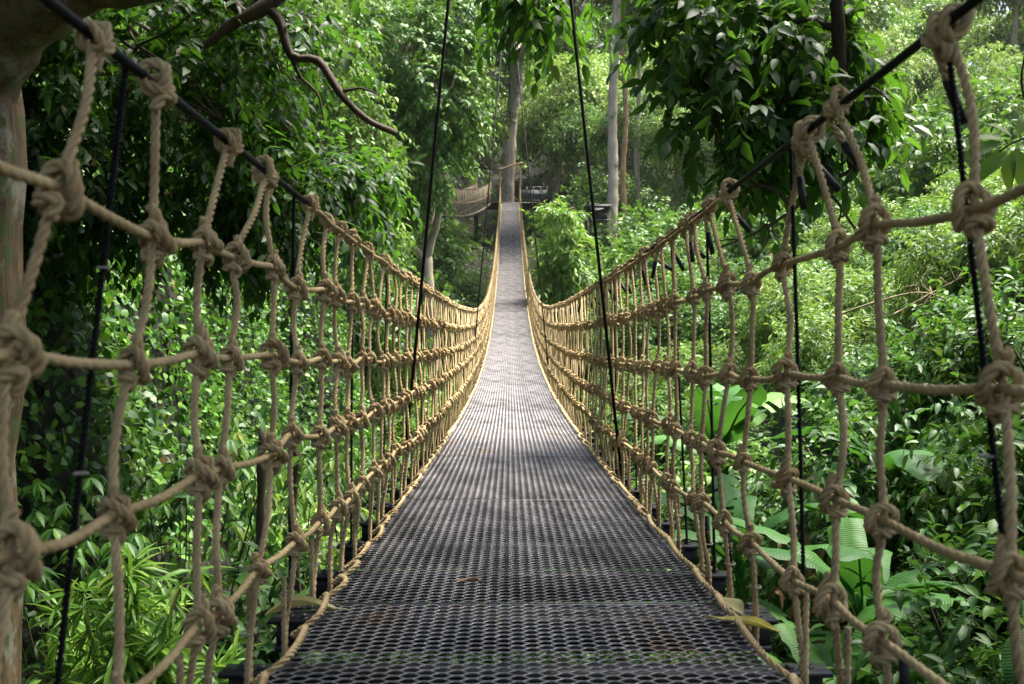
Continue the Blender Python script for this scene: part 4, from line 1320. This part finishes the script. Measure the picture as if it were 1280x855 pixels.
# three bare trunks right of the far deck
for i, (px, d, r0, lab, top) in enumerate([(763, 55, 0.33, 'thickest of three pale bare trunks beyond the bright shrub', 19), (779, 58, 0.19, 'thin reddish-brown bare trunk standing between two pale ones', 17), (796, 61, 0.18, 'slim pale bare trunk beside the thin reddish one', 18)]):
    x = (px - 637) / 1244 * d
    b = (x, d, float(gz(x, d)))
    make_tree('bare_trunk_tree', lab, 'tree', None, wobbly((0, 0, -0.6), (0.25 - 0.2 * i, 0, top), 7, 0.10, np.random.default_rng(300 + i)), r0, r0 * 0.6,
              [((0.0, 0, top + 1), (3.4, 3.2, 2.2)), ((1.5, 0.5, top - 1.5), (2.2, 2.2, 1.5)), ((-1.8, 0, top - 0.5), (2.2, 2, 1.6))],
              'leaf_far2', 'wood' if i == 1 else 'bark_pale', 620, 8, 0.40, 1.1, 310 + i, loc=b, gap=0.15)

# bright shrub beside the rising deck
o8 = (2.2, 37.0, float(gz(2.2, 37.0)))
make_tree('bright_sapling', 'bright yellow-green sapling with drooping leaf sprays beside the rising deck', 'tree', None,
          [(0, 0, -0.6), (0.05, 0, 2), (0.0, 0, 5), (0.1, 0, 8)], 0.09, 0.04,
          [lob(698, 268, 36.5, 0.8, 0.9, 0.5, o8), lob(708, 310, 36.5, 1.0, 1.0, 0.8, o8), lob(690, 340, 36.5, 0.65, 0.9, 0.7, o8), lob(715, 350, 36.5, 1.0, 0.9, 0.7, o8), lob(700, 385, 37, 0.7, 0.9, 0.8, o8)],
          'leaf_bright', 'bark_dark', 420, 10, 0.33, 0.75, 108, loc=o8, gap=0.1, down=0.1, hang=0.55, tmpl=T_NARROW, gscale=1.4)

# sapling with big yellow-green leaves at the right
o9 = (2.42, 4.0, float(gz(2.42, 4.0)))
sap = thing('sapling', 'sapling with large soft yellow-green leaves leaning in over the net with black-taped rope ends', 'tree', o9)
g = Geo()
branch(g, [np.array([0.1, 0, -0.4]), np.array([0.12, 0, 2.6]), at(1330, 260, 4.0) - o9, at(1300, 180, 4.0) - o9, at(1262, 175, 4.0) - o9, at(1235, 190, 4.0) - o9], 0.022, 0.004, 7, ds=0.05)
branch(g, [at(1300, 180, 4.0) - o9, at(1268, 130, 4.0) - o9, at(1262, 90, 4.02) - o9, at(1275, 40, 4.0) - o9], 0.009, 0.003, 6, ds=0.05)
link('stem', g.mesh('stem', M['bark_dark']), sap)
lm9 = [Geo().add(*leaf_template(0.36, 0.05, 0.25, True)).mesh('leaf', M['leaf_bright'])]
for px, py, ax, L in [(1240, 178, (-0.9, 0.1, -0.25), 0.20), (1245, 190, (-0.75, -0.2, -0.55), 0.21), (1250, 190, (-0.3, -0.3, -0.9), 0.19), (1255, 185, (0.1, -0.2, -1), 0.18), (1262, 175, (0.5, -0.2, -0.7), 0.2), (1240, 175, (-0.8, 0.2, 0.2), 0.16), (1258, 170, (0.3, 0.2, 0.6), 0.14),
                      (1275, 178, (0.2, -0.4, -0.8), 0.19), (1285, 185, (0.8, -0.1, -0.5), 0.18), (1250, 172, (-0.4, 0.3, 0.5), 0.13)]:
    q = at(px, py, 4.0 + rng.normal() * 0.04) - o9
    a_, s_, n_ = leaf_frames(np.array([ax], float), np.array([[0.1, -0.55, 0.8]]) + 0.25 * rng.normal(size=(1, 3)))
    o = link('leaf', lm9[0], sap)
    o.matrix_local = Matrix(((s_[0][0] * L, a_[0][0] * L, n_[0][0] * L, q[0]), (s_[0][1] * L, a_[0][1] * L, n_[0][1] * L, q[1]), (s_[0][2] * L, a_[0][2] * L, n_[0][2] * L, q[2]), (0, 0, 0, 1)))

# ---- bare dead branches behind the right-hand net
def twiggy(name, label, cat, loc, mains, mat, r0, seed, nsub=10):
    r = np.random.default_rng(seed)
    g = Geo()
    for m in mains:
        m = np.array(m, float) - np.array(loc)
        branch(g, m, r0, r0 * 0.25, 6, ds=0.05, rough=0.12)
        P = catmull(m, 0.1)
        for _ in range(nsub):
            i = r.integers(2, len(P))
            d = nrm((P[i] - P[i - 1]) + r.normal(size=3) * 0.08)
            L = r.uniform(0.15, 0.5)
            branch(g, [P[i], P[i] + d * L * 0.5 + r.normal(size=3) * 0.04, P[i] + d * L + r.normal(size=3) * 0.1], r0 * 0.35, r0 * 0.08, 5, ds=0.06)
    o = link(name, g.mesh(name, M[mat]))
    o.location = loc
    return tag(o, label, cat)
twiggy('dead_branch', 'black dead branch with short forked twigs caught under the overhanging tree', 'branch', tuple(at(960, 260, 7.6)),
       [[at(1062, 212, 7.8), at(1020, 232, 7.7), at(985, 262, 7.6), at(940, 290, 7.6), at(905, 305, 7.6)], [at(985, 262, 7.6), at(960, 236, 7.6), at(920, 233, 7.6)], [at(1020, 232, 7.7), at(1045, 262, 7.7), at(1036, 280, 7.7)]], 'bark_dark', 0.022, 7, 5)
twiggy('dry_branch', 'dry pale branch arching through the sunlit bushes', 'branch', tuple(at(1100, 375, 10)),
       [[at(1040, 395, 10.5), at(1090, 378, 10.2), at(1145, 366, 10), at(1200, 382, 9.8), at(1240, 395, 9.6)], [at(1110, 395, 10), at(1150, 372, 10), at(1190, 350, 10)]], 'dry_twig', 0.014, 8, 12)

# ---- banana plants
def banana_leaf_mesh(seed, L=1.0, W=0.26, arch=0.45, split=3):
    r = np.random.default_rng(seed)
    n, c = 20, 5
    V, F = [], []
    cuts = set(r.integers(4, 17, split))
    for i in range(n):
        t = i / (n - 1)
        w = W * (min(1, t * 5.5 + 0.12) * (1 - max(0, (t - 0.72) / 0.28) ** 2.2))
        z = arch * (0.9 * t - 1.15 * t * t)
        for j in range(-c, c + 1):
            u = j / c
            rip = 0.012 * math.sin(i * 1.9 + abs(j) * 0.4) * abs(u)
            V.append((u * w * 0.5, t * L, z + 0.10 * w * abs(u) - 0.20 * w * u * u + rip))
    m = 2 * c + 1
    for i in range(n - 1):
        for j in range(m - 1):
            if i in cuts and (j < 4 if (i % 2) else j > m - 6):
                continue
            a = i * m + j
            F.append([a, a + 1, a + m + 1, a + m])
    g = Geo().add(V, F)
    add_tube(g, [(0, -0.22, -0.20), (0, -0.08, -0.06), (0, 0, -0.004), (0, 0.45 * L, arch * 0.17 - 0.006), (0, 0.97 * L, -0.29 * arch + arch * 0.05)], [0.017, 0.014, 0.012, 0.008, 0.002], 6)
    return g.mesh('leaf', M['leaf_banana'])
BL = [banana_leaf_mesh(500 + i, 1.0, 0.27 + 0.03 * i, 0.25 + 0.22 * i, 2 + i) for i in range(4)]
def banana(label, base, leaves_, h, r0=0.07):
    root = thing('banana_plant', label, 'plant', base)
    g = Geo()
    branch(g, [(0, 0, -0.3), (0.02, 0, h * 0.5), (0, 0.02, h)], r0, r0 * 0.55, 12, ds=0.1)
    link('stalk', g.mesh('stalk', M['leaf_banana']), root)
    for i, (az, el, L, roll) in enumerate(leaves_):
        o = link('leaf', BL[i % 4], root)
        o.location = (0, 0, h * (0.93 - 0.03 * (i % 3)))
        e = Matrix.Rotation(math.radians(az), 4, 'Z') @ Matrix.Rotation(math.radians(el), 4, 'X') @ Matrix.Rotation(math.radians(roll), 4, 'Y')
        dirv = e @ Vector((0, 0.2 * L, 0.18 * L))
        o.matrix_local = Matrix.Translation(Vector((0, 0, h * (0.93 - 0.03 * (i % 3)))) + dirv) @ e @ Matrix.Scale(L, 4)
zb = float(gz(3.05, 8.2))
banana('banana plant with two upright translucent green leaves among the bushes', (3.02, 7.9, zb), [(10, 68, 0.85, 80), (-25, 62, 0.8, 100), (-75, 12, 1.0, 0), (60, 25, 0.9, 15), (120, 30, 0.9, -10), (-130, 20, 0.9, 10), (170, 15, 1.0, 0), (-100, 35, 0.8, 20)], -1.30 - zb)
for i, (x, y, top, sc_, lab) in enumerate([(1.55, 4.9, -1.85, 0.8, 'low banana plant with broad ribbed leaves tucked below the deck edge'),
                                      (1.95, 5.6, -1.55, 0.8, 'banana plant with drooping leaves behind the lower net ropes'),
                                      (1.5, 6.6, -1.45, 0.8, 'shaded banana plant with grey-green leaves under the deck ends of the beams'),
                                      (1.75, 8.6, -1.0, 0.9, 'banana plant with tall pale leaves seen through the net uprights'),
                                      (2.1, 3.9, -2.0, 0.75, 'banana seedling with fresh green blades low beside the near net')]):
    z0 = float(gz(x, y))
    r = random.Random(600 + i)
    banana(lab, (x, y, z0), [(a + r.uniform(-18, 18), r.uniform(10, 55), sc_ * r.uniform(0.75, 1.1), r.uniform(-15, 15)) for a in range(0, 360, 48)], top - z0, 0.055)

# ---- bamboo at the lower left
def bamboo(label, x, y, top, n, seed, spread):
    r = np.random.default_rng(seed)
    z0 = float(gz(x, y))
    root = thing('bamboo_clump', label, 'plant', (x, y, z0))
    coll = []
    H = top - z0
    for _ in range(n):
        a = r.uniform(0, 6.28); q = np.array([math.cos(a), math.sin(a), 0]) * spread * r.uniform(0.2, 1.0)
        hh = H * r.uniform(0.72, 1.0)
        P = np.array([q * 0.15 + [0, 0, -0.2], q * 0.4 + [0, 0, hh * 0.55], q * 0.8 + [0, 0, hh * 0.92], q * 1.15 + [0, 0, hh]])
        g = Geo(); branch(g, P, 0.009, 0.002, 5, ds=0.2)
        link('cane', g.mesh('cane', M['twig']), root)
        C = catmull(P, 0.06)
        C = C[int(len(C) * 0.45):]
        m = len(C)
        for rep in range(2):
            base = C[r.integers(0, m, m)]
            fan = rnd_dir(m, r) * [1, 1, 0.45]
            for j in range(5):
                ax = fan + 0.55 * r.normal(size=(m, 3)) - UP * 0.12
                coll.append((base + 0.03 * fan, ax, UP + 0.4 * r.normal(size=(m, 3)), 0.20 * (0.6 + 0.6 * r.random(m))))
    g = Geo()
    single_leaves(root, coll, T_BLADE_HI, M['leaf_bamboo'], g, T_BLADE, 110)
    link('foliage', g.mesh('foliage', [M['leaf_bamboo']]), root, kind='stuff')
bamboo('tall bright bamboo clump with fanned narrow leaves beside the massive trunk', -2.15, 5.3, -1.25, 13, 700, 0.55)
bamboo('low bamboo clump with narrow leaves near the deck edge', -1.55, 4.9, -1.72, 9, 701, 0.4)
bamboo('bamboo clump of soft short leaves under the ivy bank', -2.55, 6.2, -1.45, 9, 702, 0.5)

# ---- palmate shrubs at the left middle
def palmate(label, x, y, top, n, seed, R, singles=90, leaf=0.165, mat='leaf_bush'):
    r = np.random.default_rng(seed)
    z0 = float(gz(x, y))
    root = thing('palmate_shrub', label, 'shrub', (x, y, z0))
    H = top - z0
    g = Geo()
    tops = []
    for _ in range(n):
        a = r.uniform(0, 6.28); q = np.array([math.cos(a) * R, math.sin(a) * R, 0]) * r.uniform(0.1, 1.0) ** 0.7
        e = q + [0, 0, H * r.uniform(0.62, 1.0)]
        branch(g, [(0.03 * math.cos(a), 0.03 * math.sin(a), -0.25), q * 0.45 + [0, 0, e[2] * 0.6], e], 0.016, 0.004, 5, ds=0.2)
        tops.append(e)
    link('stems', g.mesh('stems', M['twig']), root)
    coll = []
    T = np.repeat(np.array(tops), 4, axis=0) + r.normal(size=(len(tops) * 4, 3)) * [0.16, 0.16, 0.10]
    for j in range(7):
        a = j * 0.9 + r.random(len(T)) * 0.5
        ax = np.stack([np.cos(a), np.sin(a), -0.45 - 0.4 * r.random(len(T))], 1)
        coll.append((T, ax, UP + 0.25 * r.normal(size=T.shape), leaf * (0.7 + 0.5 * r.random(len(T)))))
    g = Geo()
    single_leaves(root, coll, T_NARROW_HI, M[mat], g, T_MEDN, singles)
    link('foliage', g.mesh('foliage', [M[mat]]), root, kind='stuff')
palmate('shrub with drooping hand-shaped leaves in front of the ivy bank', -2.75, 8.2, -0.95, 26, 710, 1.0)
palmate('lighter green shrub with drooping leaf whorls beside the dark hollow', -2.0, 8.8, -1.0, 20, 711, 0.75, mat='leaf_sun')
palmate('shaded palmate shrub low against the foot of the bank', -3.2, 7.2, -1.4, 20, 712, 0.8)
palmate('dark whorled shrub hanging over the hollow near the deck', -1.55, 9.6, -1.35, 16, 713, 0.7)

# ---- variegated ground plants just below the deck edge
def leafy_plant(label, x, y, top, seed, n=26, leaf=0.17, mat='leaf_variegated'):
    r = np.random.default_rng(seed)
    z0 = float(gz(x, y))
    root = thing('leafy_plant', label, 'plant', (x, y, z0))
    g = Geo()
    for i in range(n):
        a = r.uniform(0, 6.28); rad = r.uniform(0.05, 0.38)
        h = (top - z0) * r.uniform(0.72, 1.0)
        q = np.array([math.cos(a) * rad, math.sin(a) * rad, h])
        branch(g, [(0.02 * math.cos(a), 0.02 * math.sin(a), -0.1), q * [0.4, 0.4, 0.6], q], 0.008, 0.003, 5, ds=0.2)
        ax = np.array([[math.cos(a), math.sin(a), -0.55 + 0.3 * r.normal()]])
        a_, s_, n_ = leaf_frames(ax, np.array([[0, 0, 1.0]]) + 0.3 * r.normal(size=(1, 3)))
        o = link('leaf', PL, root)
        L = leaf * r.uniform(0.7, 1.2)
        o.matrix_local = Matrix(((s_[0][0] * L, a_[0][0] * L, n_[0][0] * L, q[0]), (s_[0][1] * L, a_[0][1] * L, n_[0][1] * L, q[1]), (s_[0][2] * L, a_[0][2] * L, n_[0][2] * L, q[2]), (0, 0, 0, 1)))
    link('stems', g.mesh('stems', M['twig']), root)
def variegated():
    m = leaf_mat('variegated_leaf', (0.05, 0.15, 0.035), (0.07, 0.19, 0.045), (0.10, 0.24, 0.06), (0.2, 0.4, 0.06), 0.35, 0.25, patch=0.1)
    nt = m.node_tree; L = nt.links
    tc = nd(nt, 'ShaderNodeTexCoord')
    wv = nd(nt, 'ShaderNodeTexWave'); wv.bands_direction = 'Y'
    wv.inputs['Scale'].default_value = 2.4; wv.inputs['Distortion'].default_value = 1.2; wv.inputs['Detail'].default_value = 1
    L.new(tc.outputs['Object'], wv.inputs['Vector'])
    rp = ramp(nt, [(0.55, (0, 0, 0)), (0.8, (1, 1, 1))]); L.new(wv.outputs['Fac'], rp.inputs[0])
    b = nt.nodes['Principled BSDF']
    src = b.inputs['Base Color'].links[0].from_socket
    mx = nd(nt, 'ShaderNodeMix', data_type='RGBA'); L.new(rp.outputs[0], mx.inputs[0]); L.new(src, mx.inputs[6]); mx.inputs[7].default_value = (0.36, 0.46, 0.33, 1)
    L.new(mx.outputs[2], b.inputs['Base Color'])
    return m
M['leaf_variegated'] = variegated()
PL = Geo().add(*leaf_template(0.62, 0.06, 0.25, True)).mesh('leaf', M['leaf_variegated'])
leafy_plant('variegated plant with pale-striped leaves below the paired crossbeams', -1.05, 3.9, -1.42, 720)
leafy_plant('variegated plant with silvery-ribbed leaves at the foot of the low bamboo', -1.2, 3.3, -1.62, 721)
leafy_plant('striped-leaf plant directly under the near mesh', -0.45, 3.1, -1.75, 722, 20)
leafy_plant('striped-leaf plant under the mesh by the yellow fallen leaf', 0.62, 2.9, -1.7, 723, 20)

# thin dark stems in the hollow at the left
for i, (x, y, lab) in enumerate([(-1.95, 7.2, 'thin dark sapling stem rising from the hollow behind the bamboo'), (-1.8, 7.7, 'mossy slim stem beside a thinner dark one in the hollow'), (2.15, 7.4, 'ragged brown stump of dead banana stem behind the net')]):
    z0 = float(gz(x, y))
    root = thing('thin_stem', lab, 'stem', (x, y, z0))
    g = Geo(); branch(g, wobbly((0, 0, -0.4), (0.12, 0, (2.0 if i == 2 else 3.6)), 7, 0.03, np.random.default_rng(730 + i)), 0.09 if i == 2 else 0.05, 0.05 if i == 2 else 0.03, 9, ds=0.1, rough=0.14)
    link('stem', g.mesh('stem', M['bark_big' if i == 2 else 'bark_dark']), root)
    g = Geo()
    r = np.random.default_rng(740 + i)
    q = np.array([[0.12, 0, 1.9 if i == 2 else 3.5]]) + r.normal(size=(60, 3)) * [0.25, 0.25, 0.18]
    leaves(g, q, r.normal(size=(60, 3)) - UP * 0.6, UP + 0.4 * r.normal(size=(60, 3)), 0.16, T_NARROW)
    link('foliage', g.mesh('foliage', M['leaf_brown' if i == 2 else 'leaf_bush']), root, kind='stuff')

print('far trees', n_used, 'bushes', used)


# ---- humid air: one closed box of thin haze round the whole place
g = Geo().add(*box((0, 95, 55), (460, 340, 150)))
hz = link('haze', g.mesh('haze', [], smooth=False), kind='stuff')
tag(hz, 'thin humid haze filling the ravine', 'haze')
hm = bpy.data.materials.new('humid_air'); hm.use_nodes = True
hn = hm.node_tree
hn.nodes.remove(hn.nodes['Principled BSDF'])
pv = hn.nodes.new('ShaderNodeVolumePrincipled')
pv.inputs['Color'].default_value = (0.95, 0.97, 0.93, 1)
pv.inputs['Density'].default_value = 0.00012
pv.inputs['Anisotropy'].default_value = 0.2
hn.links.new(pv.outputs[0], hn.nodes['Material Output'].inputs['Volume'])
hz.data.materials.append(hm)
